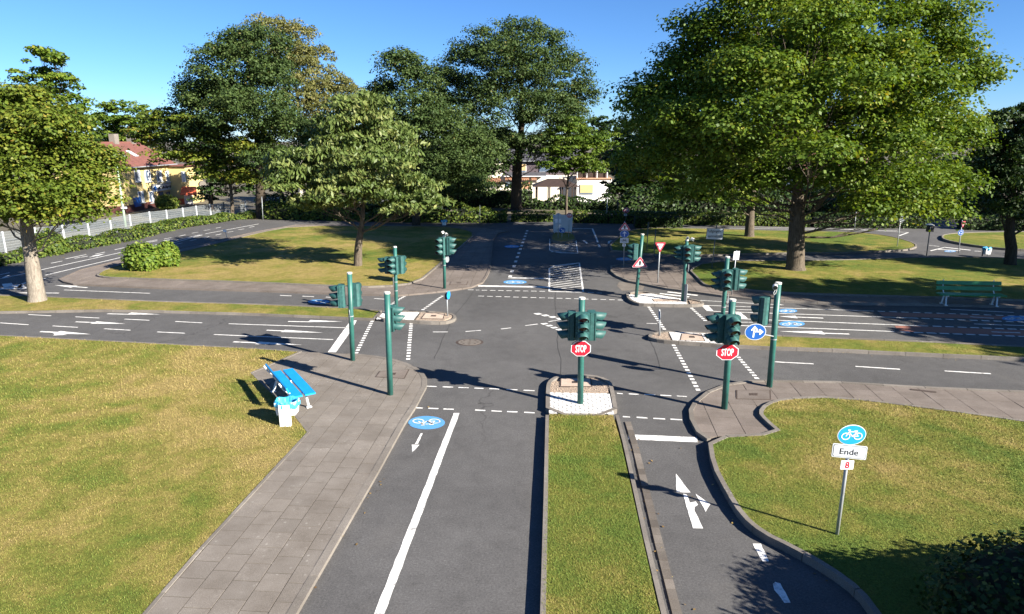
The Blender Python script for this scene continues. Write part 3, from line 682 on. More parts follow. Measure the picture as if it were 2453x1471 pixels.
# ================================================================== signals, signs, benches, bins
M['green_paint'] = plain('green_steel_paint', (0.022, 0.105, 0.088), 0.45, 0.0, 0.25, 4, dirt=(0.055, 0.125, 0.11))
M['head_paint'] = plain('green_signal_housing', (0.022, 0.085, 0.078), 0.55, 0.0, 0.3, 7, dirt=(0.09, 0.17, 0.17))
M['visor_in'] = plain('black_visor_inside', (0.012, 0.012, 0.012), 0.7)
M['cap'] = plain('pole_cap_white', (0.55, 0.54, 0.48), 0.6, var=0.2, scale=14)
M['zinc'] = plain('galvanised_steel', (0.34, 0.36, 0.37), 0.5, 0.35, 0.2, 9, dirt=(0.22, 0.24, 0.25))
M['zinc_dark'] = plain('weathered_steel', (0.10, 0.115, 0.12), 0.6, 0.2, 0.25, 9)
M['s_white'] = plain('sign_white', (0.74, 0.75, 0.76), 0.4, var=0.06, scale=20)
M['s_grey'] = plain('sign_grey_white', (0.50, 0.53, 0.55), 0.45, var=0.08, scale=14)
M['s_red'] = plain('sign_red', (0.60, 0.012, 0.030), 0.4, var=0.08, scale=14)
M['s_dkred'] = plain('sign_faded_red', (0.38, 0.035, 0.055), 0.45, var=0.12, scale=14)
M['s_blue'] = plain('sign_blue', (0.010, 0.085, 0.33), 0.4, var=0.1, scale=14)
M['s_sky'] = plain('sign_light_blue', (0.015, 0.27, 0.68), 0.4, var=0.06, scale=14)
M['s_black'] = plain('sign_black', (0.015, 0.015, 0.017), 0.5)
M['s_back'] = plain('sign_back_grey', (0.26, 0.28, 0.29), 0.5, 0.3, 0.15, 10)
M['lens_r'] = plain('red_lens', (0.10, 0.008, 0.008), 0.25); M['lens_y'] = plain('amber_lens', (0.085, 0.030, 0.008), 0.25); M['lens_g'] = plain('green_lens', (0.008, 0.035, 0.028), 0.25)
M['b_blue'] = plain('blue_bench_paint', (0.008, 0.255, 0.60), 0.4, var=0.1, scale=3, bmp=0.05)
M['b_green'] = plain('green_bench_paint', (0.010, 0.20, 0.060), 0.4, var=0.15, scale=3)
M['b_white'] = plain('white_metal_paint', (0.66, 0.67, 0.66), 0.45, var=0.1, scale=8, dirt=(0.45, 0.42, 0.36))
M['bag'] = plain('blue_plastic_bag', (0.05, 0.36, 0.58), 0.3, var=0.25, scale=10)
M['lampw'] = plain('lamp_white_plastic', (0.60, 0.60, 0.57), 0.4, var=0.1, scale=10)
M['glass_dark'] = plain('dark_glass', (0.02, 0.025, 0.03), 0.08)

class Post:                      # a pole standing on the ground, with things measured on its upright plane
    def __init__(s, name, label, cat, base, top, z0, r, mat, group=None, n=14, capped=True):
        s.X, s.Y = G(base[0], base[1], z0); s.z0 = z0
        s.t = thing(name, label, cat, (s.X, s.Y, z0), 0, group)
        xt, zt = at(top[0], top[1], s.Y); s.top = (xt - s.X, 0.0, zt - z0); s.r = r
        h = s.top[2]; mb = MB()
        mb.tube([(0, 0, -0.02), tuple(c * 0.5 for c in s.top), (s.top[0], 0, h - (0.035 if capped else 0))], r, n)
        s.pole = mb.obj('pole', M[mat], s.t, False); smooth_sides(s.pole)
        if capped:
            mb = MB(); mb.tube([(s.top[0], 0, h - 0.045), (s.top[0], 0, h - 0.005), (s.top[0], 0, h)], [r * 1.06, r * 1.06, r * 0.9], n)
            mb.obj('cap', M['cap'], s.pole)
    def loc(s, px, py, dy=0.0):
        x, z = at(px, py, s.Y + dy); return Vector((x - s.X, dy, z - s.z0))
    def su(s, px, py, dy=0.0):
        a, b = at(px, py, s.Y + dy), at(px + 1, py, s.Y + dy); c = at(px, py - 1, s.Y + dy)
        return b[0] - a[0], c[1] - a[1]
    def xat(s, z): return s.top[0] * z / s.top[2]
    def plate(s, name, poly, c, dy, lay, mat, yaw=0.0, th=0.008, parent=None):
        # poly in photo pixels about centre c
        ku, kv = s.su(c[0], c[1], dy); p = s.loc(c[0], c[1], dy)
        mb = MB(); mb.plate([(a * ku, -b * kv) for a, b in poly], p, yaw, -lay - th, -lay)
        return mb.obj(name, M[mat], parent or s.t)
    def strips(s, name, lines, w, c, dy, lay, mat, yaw=0.0, parent=None):
        ku, kv = s.su(c[0], c[1], dy); p = s.loc(c[0], c[1], dy); mb = MB()
        for q in lines:
            q = [(a * ku, -b * kv) for a, b in q]; S, T = strip(q, w * ku)
            for i in range(len(q) - 1): mb.plate([S[i], S[i + 1], T[i + 1], T[i]], p, yaw, -lay - 0.003, -lay)
        return mb.obj(name, M[mat], parent or s.t)
    def text(s, name, body, w, h, c, dy, lay, mat, yaw=0.0, parent=None, bold=0.0):
        cu = bpy.data.curves.new(name, 'FONT'); cu.body = body; cu.align_x = 'CENTER'; cu.offset = bold; cu.resolution_u = 3
        ob = bpy.data.objects.new(name, cu); COL.objects.link(ob)
        me = bpy.data.meshes.new_from_object(ob.evaluated_get(bpy.context.evaluated_depsgraph_get()))
        bpy.data.objects.remove(ob); bpy.data.curves.remove(cu)
        V = np.array([v.co[:] for v in me.vertices]); lo, hi = V.min(0), V.max(0)
        ku, kv = s.su(c[0], c[1], dy); p = s.loc(c[0], c[1], dy); ca, sa = math.cos(yaw), math.sin(yaw)
        U = (V[:, 0] - (lo[0] + hi[0]) / 2) / (hi[0] - lo[0]) * w * ku; W = (V[:, 1] - (lo[1] + hi[1]) / 2) / (hi[1] - lo[1]) * h * kv
        for v, a, b in zip(me.vertices, U, W): v.co = (p.x + a * ca + lay * sa, p.y + a * sa - lay * ca, p.z + b)
        me.materials.clear(); me.materials.append(M[mat]); me.name = name
        return link(bpy.data.objects.new(name, me), parent or s.t)
    def clamp(s, py, dy=0.0):
        p = s.loc(1226, py); mb = MB(); x = s.xat(p.z); mb.tube([(x, 0, p.z - 0.012), (x, 0, p.z + 0.012)], s.r * 1.10, 14); mb.obj('clamp', M['zinc'], s.pole)
def smooth_sides(o):
    for p in o.data.polygons: p.use_smooth = abs(p.normal.z) < 0.7
def oval(rx, ry, n=32): return ring(0, 0, rx, ry, n)
def octa(rx, ry): return [(rx * x, ry * y) for x, y in ((-1, -.414), (-.414, -1), (.414, -1), (1, -.414), (1, .414), (.414, 1), (-.414, 1), (-1, .414))]
def tri(w, h, up=True):
    p = [(-w, h), (w, h), (0, -h)] if up else [(-w, -h), (0, h), (w, -h)]
    out = []
    for i in range(3):
        a, b, c = p[i - 1], p[i], p[(i + 1) % 3]
        for t in (0.10,): out += [(b[0] + (a[0] - b[0]) * t, b[1] + (a[1] - b[1]) * t), (b[0] + (a[0] - b[0]) * .03 + (c[0] - b[0]) * .03, b[1] + (a[1] - b[1]) * .03 + (c[1] - b[1]) * .03), (b[0] + (c[0] - b[0]) * t, b[1] + (c[1] - b[1]) * t)]
    return out
def scl(p, k): return [(a * k, b * k) for a, b in p]
def rrect(w, h, r):
    out = []
    for cx, cy, a0 in ((w - r, h - r, 0), (-w + r, h - r, 90), (-w + r, -h + r, 180), (w - r, -h + r, 270)):
        out += [(cx + r * math.cos(math.radians(a0 + k * 30)), cy + r * math.sin(math.radians(a0 + k * 30))) for k in range(4)]
    return out

# --- one three-light head, facing local -y
def head_meshes():
    W, D, Hh = 0.30, 0.17, 0.68
    c = 0.025
    poly = [(-W / 2 + c, -D / 2), (W / 2 - c, -D / 2), (W / 2, -D / 2 + c), (W / 2, D / 2 - 2 * c), (W / 2 - 2 * c, D / 2), (-W / 2 + 2 * c, D / 2), (-W / 2, D / 2 - 2 * c), (-W / 2, -D / 2 + c)]
    mb = MB(); mb.prism(poly, -Hh / 2, Hh / 2)
    rim = [(-W / 2 - .012, -D / 2 - .012), (W / 2 + .012, -D / 2 - .012), (W / 2 + .012, -D / 2 + .015), (-W / 2 - .012, -D / 2 + .015)]
    for z in (-Hh / 2, -Hh / 6, Hh / 6): mb.prism(rim, z + 0.006, z + Hh / 3 - 0.006)
    for z in (-Hh / 2 + .02, Hh / 2 - .03): mb.box((W / 2 + .006, D / 2 - .05, z), (.02, .03, .02))
    body = new_mesh('signal_head', mb.v, mb.f, M['head_paint'])
    R, L, n = 0.108, 0.25, 16; vo = []; 
    def edge(rr, th0):
        v = []
        for k in range(n + 1):
            th = math.radians(-118 + 236 * k / n); l = L * (0.42 + 0.58 * max(0, math.cos(th * 0.62)) ** 1.2)
            v += [(rr * 1.14 * math.sin(th), -D / 2 - 0.012, rr * math.cos(th)), (rr * 1.14 * 0.97 * math.sin(th), -D / 2 - 0.012 - l, rr * 0.97 * math.cos(th) - 0.03)]
        return v
    a, b = edge(R, 0), edge(R - 0.006, 0); m = len(a)
    f = [(2 * k, 2 * k + 1, 2 * k + 3, 2 * k + 2) for k in range(n)]; f2 = [(m + 2 * k, m + 2 * k + 2, m + 2 * k + 3, m + 2 * k + 1) for k in range(n)]
    e = [(2 * k + 1, m + 2 * k + 1, m + 2 * k + 3, 2 * k + 3) for k in range(n)]
    vis = new_mesh('visor', a + b, f + f2 + e, [M['head_paint'], M['visor_in']], True, [0] * n + [1] * n + [0] * n)
    lens = {}
    for k in 'ryg':
        mb = MB(); v = [(0, -D / 2 - 0.034, 0)]; rr = ((0.05, 0.029), (0.085, 0.020), (0.100, 0.013))
        for r, d in rr: v += [(r * 1.14 * math.sin(2 * math.pi * i / 20), -D / 2 - d, r * math.cos(2 * math.pi * i / 20)) for i in range(20)]
        f = [(0, 1 + (i + 1) % 20, 1 + i) for i in range(20)]
        for q in range(2): f += [(1 + q * 20 + i, 1 + q * 20 + (i + 1) % 20, 21 + q * 20 + (i + 1) % 20, 21 + q * 20 + i) for i in range(20)]
        lens[k] = new_mesh('lens', v, f, M['lens_' + k], True)
    return body, vis, lens
HB, HV, HL = head_meshes()
def head(P, cx, y0, y1, yaw, dy):
    """yaw 0 faces the camera, -90 faces left, 90 faces right, 180 faces away"""
    cy = (y0 + y1) / 2; p = P.loc(cx, cy, dy); kv = P.su(cx, cy, dy)[1]; k = (y1 - y0) * kv / 0.68
    o = link(bpy.data.objects.new('signal_head', HB), P.t); o.location = p; o.rotation_euler = (0, 0, math.radians(yaw)); o.scale = (1, 1, k)
    for z, c in ((0.225, 'r'), (0.0, 'y'), (-0.225, 'g')):
        v = link(bpy.data.objects.new('visor', HV), o); v.location = (0, 0, z)
        l = link(bpy.data.objects.new('lens', HL[c]), o); l.location = (0, 0, z)
    for dz in (0.30, -0.30):
        z = p.z + dz * k; mb = MB(); x = P.xat(z); q = Vector((p.x, p.y, z)); a = Vector((x, 0, z)); d = (q - a)
        mb.tube([a, q], 0.014, 6); mb.obj('bracket', M['head_paint'], P.t)
def spotlight(P, px, py, dy, aim, r=0.055):
    c = P.loc(px, py, dy); a = Vector(aim).normalized(); mb = MB()
    mb.tube([c - a * 0.07, c - a * 0.05, c + a * 0.02, c + a * 0.06], [r * .6, r * .95, r, r], 14); o = mb.obj('spotlight', M['lampw'], P.t)
    mb = MB(); mb.tube([c + a * 0.055, c + a * 0.064], r * 0.86, 14); mb.obj('lamp_glass', M['glass_dark'], o)
    mb = MB(); z = c.z - 0.02; mb.tube([(P.xat(z), 0, z - .04), (c.x, c.y, c.z - 0.03)], 0.012, 6); mb.obj('lamp_arm', M['lampw'], o)
def signal(label, base, top, z0, r, heads, mat='green_paint'):
    P = Post('traffic_signal', label, 'traffic signal', base, top, z0, r, mat, 'traffic signals around the junction')
    for h in heads: head(P, *h)
    return P
def stop_face(P, c, rx, ry, dy, lw, lh, red='s_red', parent=None, bold=0.02):
    o = P.plate('stop_sign', octa(rx, ry), c, dy, 0, 's_white', parent=parent)
    if parent is None or parent is P.t: pass
    P.plate('red_field', scl(octa(rx, ry), 0.93), c, dy, 0.009, red, th=0.002, parent=o)
    P.text('lettering', 'STOP', lw, lh, c, dy, 0.014, 's_white', parent=o, bold=bold); return o
def warn_face(P, c, w, h, dy, red='s_red'):
    o = P.plate('warning_sign', tri(w, h), c, dy, 0, 's_white'); c2 = (c[0], c[1] + h * 0.0)
    P.plate('red_border', scl(tri(w, h), 0.955), c2, dy, 0.009, red, th=0.002, parent=o)
    ci = (c[0], c[1] + h * 0.165); P.plate('white_field', scl(tri(w, h), 0.62), ci, dy, 0.012, 's_white', th=0.002, parent=o)
    P.plate('priority_symbol', [(-w * .11, h * .62), (-w * .11, h * .05), (-w * .17, h * .05), (-w * .1, -h * .22), (0, -h * .36), (w * .1, -h * .22), (w * .17, h * .05), (w * .11, h * .05), (w * .11, h * .62), (0, h * .5)], (c[0], c[1] + h * .12), dy, 0.015, 's_black', th=0.002, parent=o)
    P.plate('crossing_bar', [(-w * .33, h * .02), (w * .33, h * .02), (w * .33, h * .10), (-w * .33, h * .10)], (c[0], c[1] + h * .18), dy, 0.018, 's_black', th=0.002, parent=o)
    return o

random.seed(5)
# S1, S2 on the left corner
P = signal('green signal post nearest the white stop line on the left, two heads', (845, 863), (837, 652), .06, .068, [(819, 682, 735, -82, 0.0), (849, 679, 733, 172, 0.10)])
P.plate('round_sign', oval(7, 18), (837, 757), -0.02, 0.0, 's_back', yaw=math.radians(-62)); P.clamp(757)
P = signal('tall green signal post on paving slabs right of the blue bench', (935, 945), (927, 699), .06, .072, [(937, 733, 791, 84, 0.13)])
# S3 on the left island, S4 on the far left corner
P = signal('green signal post on the white blocks of the left traffic island', (950, 755), (946, 590), .10, .062, [(929, 616, 654, -86, 0.02), (944.5, 615, 657, -28, -0.17), (957.5, 613, 655, 160, 0.16)])
P.plate('round_sign', oval(6, 14), (942, 674), -0.02, 0, 's_back', yaw=math.radians(-70)); P.clamp(675); P.clamp(696)
P = signal('green signal post with spotlights on the far left corner beside the lawn', (1065, 691), (1063.5, 565), .055, .062, [(1059, 569, 611, -38, -0.14), (1074, 568, 610, 82, 0.02)])
spotlight(P, 1060, 557, -.05, (-.6, -.7, -.3)); spotlight(P, 1069, 561, -.08, (.5, -.8, -.3)); P.plate('round_sign', oval(5, 8), (1071, 621), 0.06, 0, 's_back', yaw=math.radians(20)); P.clamp(620); P.clamp(635)
# S5 on the front island, S6 and S7 on the right corner
P = signal('green signal post with stop sign on the white blocks of the front island', (1390, 966), (1394, 712), .11, .071, [(1370, 747, 812, -90, 0.0), (1395, 749, 813, 0, -0.20), (1416, 746, 812, 90, 0.0)])
stop_face(P, (1391.5, 835), 23.7, 18.2, -.10, 26, 17.5)
mb = MB(); a = P.loc(1384, 815, -.05); mb.tube([a, a + Vector((-.12, -.05, -.05)), a + Vector((-.17, -.03, -.16)), a + Vector((-.12, 0, -.28))], 0.007, 6); mb.obj('cable', M['s_black'], P.t)
P = signal('green signal post with stop sign nearest the right hand kerb', (1735, 979), (1755, 716), .06, .074, [(1724, 753, 818, -84, 0.02), (1752, 755, 824, 0, -0.18)])
stop_face(P, (1742.5, 843.5), 26.3, 18.7, -.10, 29, 17.5)
P = signal('green signal post with blue direction sign and single head on the right corner', (1843, 926), (1865, 676), .06, .074, [(1832, 711, 777, -135, 0.06)])
spotlight(P, 1857, 687, -.13, (-.35, -1, -.25), .062)
mb = MB(); a = P.loc(1860, 694, -.08); mb.tube([a + Vector((-.03, 0, 0)), a + Vector((-.06, 0, -.08)), a + Vector((-.045, 0, -.13)), a + Vector((-.01, 0, -.10)), a + Vector((.01, 0, 0))], 0.008, 6); mb.obj('cable', M['lampw'], P.t)
o = P.plate('direction_sign', oval(25.4, 19.6), (1809.5, 795), -.12, 0, 's_grey'); P.plate('blue_field', oval(23.8, 18.2), (1809.5, 795), -.12, .009, 's_blue', th=.002, parent=o)
P.strips('arrow_symbol', [[(-5, 13), (-4, -10)], [(-4.5, 1), (0, -1.5), (14, -0.5)]], 3.6, (1810, 795), -.12, .013, 's_white', parent=o)
P.plate('arrow_head', [(-12, -5), (-4, -15), (5, -6), (3, -3.5), (-4, -9), (-10, -2.5)], (1810, 795), -.12, .017, 's_white', th=.002, parent=o); P.plate('arrow_head', [(9, -7.5), (18.5, -.5), (10, 7), (8, 4.5), (13, -.3), (7, -5)], (1810, 795), -.12, .017, 's_white', th=.002, parent=o)
mb = MB(); z = P.loc(1810, 797).z; mb.tube([P.loc(1796, 795, -.10), P.loc(1853, 806, -.06)], .014, 6); mb.obj('sign_arm', M['zinc'], P.t); P.clamp(812)
# S8 on the right island, S9 and S10 on the far right island
P = signal('green signal post on the right island, seen behind the second stop sign', (1727, 812), (1743, 614), .10, .066, [(1729, 650, 695, -84, 0.04), (1741, 646, 695, -14, -0.17), (1761, 644, 693, 86, 0.02)])
P.plate('warning_sign', tri(9, 13), (1744, 713), 0, 0, 's_back', yaw=math.radians(65)); P.clamp(735)
P = signal('green signal post with two spotlights on the far right island', (1636, 721), (1646, 574), .10, .064, [(1633, 589, 621, -72, 0.0), (1647, 588, 628, -14, -0.16), (1657, 587, 627, 84, 0.0)])
spotlight(P, 1647, 571, -.03, (-.1, -.6, .2)); spotlight(P, 1659, 573, -.08, (.6, -.7, -.2))
P.plate('round_sign', oval(8, 10), (1649, 642), 0, 0, 's_white', yaw=math.radians(80))
P.plate('marker_board', rrect(9, 21, 1.5), (1641, 701), -.03, 0.03, 's_back', yaw=math.radians(-58), th=.02)
P = signal('green signal post with red triangle sign on the far right island', (1523.5, 712), (1539, 560), .10, .064, [(1522, 584, 621, -86, 0.0)])
warn_face(P, (1533, 627), 19.5, 13.4, -.09, 's_dkred')

# --- signs on grey posts
def sign_post(label, base, top, z0=.06, r=.022, mat='zinc', cat='road sign', group='signs on grey posts', name='road_sign', capped=False):
    return Post(name, label, cat, base, top, z0, r, mat, group, 10, capped)
P = sign_post('leaning bicycle sign with Ende plate and red 8 on the front right lawn', (2005, 1280), (2038, 1040), .115, .027)
o = P.plate('cycle_sign', oval(34.5, 24), (2040, 1041.5), -.05, 0, 's_white', yaw=.02); P.plate('blue_field', oval(33, 22.7), (2040, 1041.5), -.05, .009, 's_sky', th=.002, yaw=.02, parent=o)
P.strips('bicycle_symbol', [[(27 * u, -21 * v) for u, v in q] for q in bike_lines()], 2.0, (2040, 1041), -.05, .013, 's_white', yaw=.02, parent=o)
def slant(w, h, k): return [(a, b + a * k) for a, b in rrect(w, h, 3)]
o = P.plate('text_plate', slant(42, 16, .10), (2034.5, 1081.5), -.05, 0, 's_grey'); P.plate('dark_border', slant(39.8, 14.2, .10), (2034.5, 1081.5), -.05, .009, 's_black', th=.001, parent=o); P.plate('plate_field', slant(38.6, 13.2, .10), (2034.5, 1081.5), -.05, .011, 's_grey', th=.002, parent=o)
tx = P.text('lettering', 'Ende', 45, 14, (2033, 1082), -.05, .016, 's_black', parent=o, bold=.008)
for v in tx.data.vertices: v.co.z -= (v.co.x - P.loc(2033, 1082).x) * .10
o = P.plate('number_plate', rrect(15.5, 10.5, 1), (2029, 1113.5), -.045, 0, 's_white'); P.text('lettering', '8', 10.5, 16, (2029, 1113.5), -.045, .010, 's_red', parent=o, bold=.03)
P = sign_post('triangle, blue arrow, bicycle plate and number 9 on one post by the kerb', (1494, 640), (1496, 530), .055, .024)
warn_face(P, (1496.5, 541.5), 15.2, 10.4, -.05, 's_dkred')
o = P.plate('direction_sign', oval(11, 8.7), (1496, 560.5), -.05, 0, 's_grey'); P.plate('blue_field', oval(10.4, 8.2), (1496, 560.5), -.05, .009, 's_blue', th=.002, parent=o); P.strips('arrow_symbol', [[(0, 6), (0, -5)], [(-4, -1), (0, -5.5), (4, -1)]], 1.5, (1496, 560.5), -.05, .013, 's_white', parent=o)
o = P.plate('cycle_plate', rrect(10.2, 6, 1), (1495.5, 576), -.05, 0, 's_grey'); P.strips('bicycle_symbol', [[(7 * u, -5 * v) for u, v in q] for q in bike_lines()], .7, (1495.5, 576), -.05, .010, 's_black', parent=o)
o = P.plate('number_plate', rrect(4, 3.2, .3), (1495, 587), -.05, 0, 's_white'); P.text('lettering', '9', 2.8, 4.6, (1495, 587), -.05, .010, 's_black', parent=o, bold=.02)
P = sign_post('red bordered give way triangle, point down, on the paved corner', (1575.5, 677), (1581, 585), .055, .026)
o = P.plate('give_way_sign', tri(13.5, 12.5, False), (1581.5, 593), -.04, 0, 's_dkred'); P.plate('pale_field', scl(tri(13.5, 12.5, False), .62), (1581.5, 591.5), -.04, .009, 's_grey', th=.002, parent=o)
P = sign_post('white board lettered Fußgänger-sammelplatz on the lawn before the big maple', (1705, 643), (1717, 538), .10, .024, 'zinc_dark')
o = P.plate('text_board', [(-20.5, -14.5), (20.5, -13), (19, 13.5), (-21.5, 12)], (1713, 561), -.04, 0, 's_black'); P.plate('white_field', [(-19.8, -13.8), (19.8, -12.4), (18.3, 12.8), (-20.8, 11.4)], (1713, 561), -.04, .009, 's_grey', th=.002, parent=o)
P.text('lettering', 'Fußgänger-', 31, 9, (1711, 554.5), -.04, .013, 's_black', parent=o, bold=.015); P.text('lettering', 'sammelplatz', 34, 9, (1713, 566.5), -.04, .013, 's_black', parent=o, bold=.015)
P = sign_post('small blank white plate on a thin post behind the right signal', (1752.5, 706), (1764.5, 600), .055, .020); P.plate('white_plate', [(-6.5, -10), (7.5, -11), (6.5, 9.5), (-7.5, 10.5)], (1764, 612.5), -.03, 0, 's_white')
P = sign_post('bare dark post, left of two, on the lawn behind the give way sign', (1549.5, 601), (1553, 532), .08, .024, 'zinc_dark'); P.plate('sign_edge', rrect(2, 6, .5), (1554.5, 538), .02, 0, 's_back', yaw=math.radians(80))
P = sign_post('bare dark post, right of two, on the lawn behind the give way sign', (1566, 624), (1571, 548), .055, .024, 'zinc_dark'); P.plate('sign_edge', rrect(2, 6, .5), (1567, 575), .02, 0, 's_back', yaw=math.radians(80))
P = sign_post('dark red stop sign with number plate standing before the far hedge', (1499, 537), (1499, 500), .0, .022, 'zinc_dark'); stop_face(P, (1499.5, 504), 7.6, 6.3, -.04, 9, 6, 's_dkred'); o = P.plate('number_plate', rrect(3.4, 2.6, .2), (1498.5, 514.5), -.04, 0, 's_grey'); P.text('lettering', '4', 2.2, 3.8, (1498.5, 514.5), -.04, .010, 's_black', parent=o)
# far island: grey board with the signs standing before it
bx, by = G(1347, 561, .12)
T = thing('notice_board', 'large grey metal board on the small far island', 'board', (bx, by + .25, .12))
def nb(px, py): x, z = at(px, py, by + .25); return (x - bx, z - .12)
q = [nb(1325, 514), (nb(1372, 515)), nb(1370, 555), nb(1325.5, 556)]; mb = MB(); mb.plate(q, (0, 0, 0), 0, -.015, .015); mb.obj('panel', M['s_grey'], T)
for px in (1328, 1368):
    mb = MB(); x = nb(px, 555)[0]; mb.tube([(x, .03, -.02), (x, .03, nb(px, 520)[1])], .025, 8); mb.obj('leg', M['zinc'], T)
P = sign_post('sign seen from behind, round disc over small plate, before the grey board', (1337, 570), (1337.5, 511), .12, .024); P.plate('round_sign', oval(6.2, 5.6), (1337.5, 516), .03, 0, 's_grey'); P.plate('small_plate', rrect(7, 4.5, .3), (1337, 529), .03, 0, 's_white')
P = sign_post('red stop sign with small plate at the right edge of the grey board', (1362, 570), (1364, 511), .12, .022); stop_face(P, (1364, 516), 7.4, 6, -.04, 9.5, 5.6, 's_dkred'); P.plate('small_plate', rrect(4.5, 2.6, .2), (1362.5, 524.5), -.04, 0, 's_grey')
P = sign_post('blue disc with white diagonal arrow, low on the small far island', (1346, 571), (1347, 545), .12, .02); o = P.plate('direction_sign', oval(8, 7), (1347, 551.5), -.04, 0, 's_grey'); P.plate('blue_field', oval(7.5, 6.5), (1347, 551.5), -.04, .009, 's_blue', th=.002, parent=o); P.strips('arrow_symbol', [[(-4, -3.5), (3, 2.5)], [(-2, 3.6), (3.6, 3), (4, -2)]], 1.3, (1347, 551.5), -.04, .013, 's_white', parent=o)
# short sign posts on the islands
P = sign_post('short grey post with a disc seen edge on, tip of the left island', (1072, 756), (1070, 698), .10, .026); P.plate('round_sign', oval(13, 9.5), (1073, 707), 0, .02, 's_sky', yaw=math.radians(78)); P.plate('dark_box', rrect(2.5, 6.5, .5), (1068.5, 709), 0, .02, 's_black', th=.06)
P = sign_post('short grey post with a disc seen edge on, tip of the right island', (1580, 803), (1579.5, 741), .10, .028); P.plate('round_sign', oval(13, 11), (1579, 755), 0, .02, 's_grey', yaw=math.radians(84))
# right side
P = sign_post('round sign seen from behind on the far right lawn near the bend', (2149, 590), (2158, 520), .08, .024); P.plate('round_sign', oval(8, 8.5), (2160, 526), .03, 0, 'zinc_dark', yaw=.3)
P = sign_post('thin grey post at the edge of the far road, left of the bend', (2046.5, 553), (2051, 508), .06, .02)
P = sign_post('grey post carrying a small black box in the right hand path', (2219.5, 612), (2229, 540), .06, .026, 'zinc_dark'); mb = MB(); c = P.loc(2228, 547, .12); mb.box(c, (.30, .2, .36)); mb.obj('box', M['s_black'], P.t); mb = MB(); c = P.loc(2228, 539, .12); mb.tube([(c.x, c.y, c.z), (c.x, c.y, c.z + .05)], [.22, .15], 14); mb.obj('box_lid', M['lampw'], P.t)
P = sign_post('blue roundabout disc under a dark triangle beside the right bin', (2296, 606), (2305, 528), .06, .024); o = P.plate('roundabout_sign', oval(7, 7.4), (2301.5, 557), -.04, 0, 's_grey'); P.plate('blue_field', oval(6.5, 6.8), (2301.5, 557), -.04, .009, 's_blue', th=.002, parent=o)
P.strips('arrow_symbol', [[(3.6 * math.cos(a + k * 2.09), 3.6 * math.sin(a + k * 2.09)) for a in (0, .5, 1.0, 1.5)] for k in range(3)], 1.2, (2301.5, 557), -.04, .013, 's_white', parent=o); P.plate('give_way_sign', tri(7, 8, False), (2307, 538), -.03, 0, 's_dkred', yaw=.3); P.plate('dark_field', scl(tri(7, 8, False), .7), (2307, 537.3), -.03, .009, 's_back', yaw=.3, th=.002)
P = sign_post('tall thin grey post in front of the far hedge', (1452.5, 535), (1455, 472), .0, .024)
P = sign_post('thin dark post beside the ivy bank at the far road', (1149.5, 537), (1149.5, 492), .0, .02, 'zinc_dark')
P = sign_post('small white plate on a thin stake by the long left road', (545.5, 576), (539, 551), .055, .016); P.plate('white_plate', rrect(4, 3, .3), (538.5, 553), -.03, 0, 's_white')
P = sign_post('grey post at the corner of the far left road under the oak', (630, 527), (627, 471), .0, .026)

# --- benches
def bench(label, mat, A, B, seat_z, z0, flip=1, back_n=2, depth=0.46, lean=0.20):
    A, B = Vector(A), Vector(B); mid = (A + B) / 2; d = B - A; L = d.length
    t = thing('park_bench', label, 'bench', (mid.x, mid.y, z0), math.atan2(d.y, d.x))
    s = seat_z - z0; w = depth                      # local: x along, y = towards the back (times flip)
    for k in (0, 1):
        mb = MB(); mb.box((0, flip * (0.11 + k * w * 0.52), s - .02 + k * .0), (L, w * 0.42, .04)); mb.obj('seat_plank', M[mat], t)
    for k in range(back_n):
        R_ = Matrix.Rotation(-flip * lean, 3, 'X')
        z = s + .17 + k * .20; mb = MB(); mb.box((0, flip * (w * 1.05 + k * .05), z), (L, .035, .145), R_); mb.obj('back_plank', M[mat], t)
    for sx in (-1, 1):
        x = sx * (L / 2 - 0.26)
        mb = MB(); mb.tube([(x, flip * .10, 0), (x, flip * .16, s - .045)], .030, 6); mb.obj('leg', M['b_white'], t)
        mb = MB(); mb.tube([(x, flip * (w * .98), 0), (x, flip * (w * .72), s - .045)], .030, 6); mb.obj('leg', M['b_white'], t)
        mb = MB(); mb.box((x, flip * w * .5, s - .055), (.05, w * .9, .03)); mb.tube([(x, flip * w * .80, s - .05), (x, flip * (w * 1.12), s + .12), (x, flip * (w * 1.26), s + .20 * back_n + .08)], .02, 6); mb.obj('support', M['b_white'], t)
        mb = MB(); mb.box((x, flip * .10, .012), (.09, .12, .024)); mb.box((x, flip * w * .98, .012), (.09, .12, .024)); mb.obj('foot', M['b_white'], t)
    return t
A_, B_ = G(700, 882, .50), G(755, 940, .50)
bench('bright blue plank bench with white legs on the left paving', 'b_blue', B_, A_, .50, .06, 1, 1, depth=.58, lean=.35)
A_, B_ = G(2256, 706, .50), G(2414, 709, .50)
bench('green plank bench with white legs in the shade on the right', 'b_green', A_, B_, .50, .06, 1, 2, depth=.42)

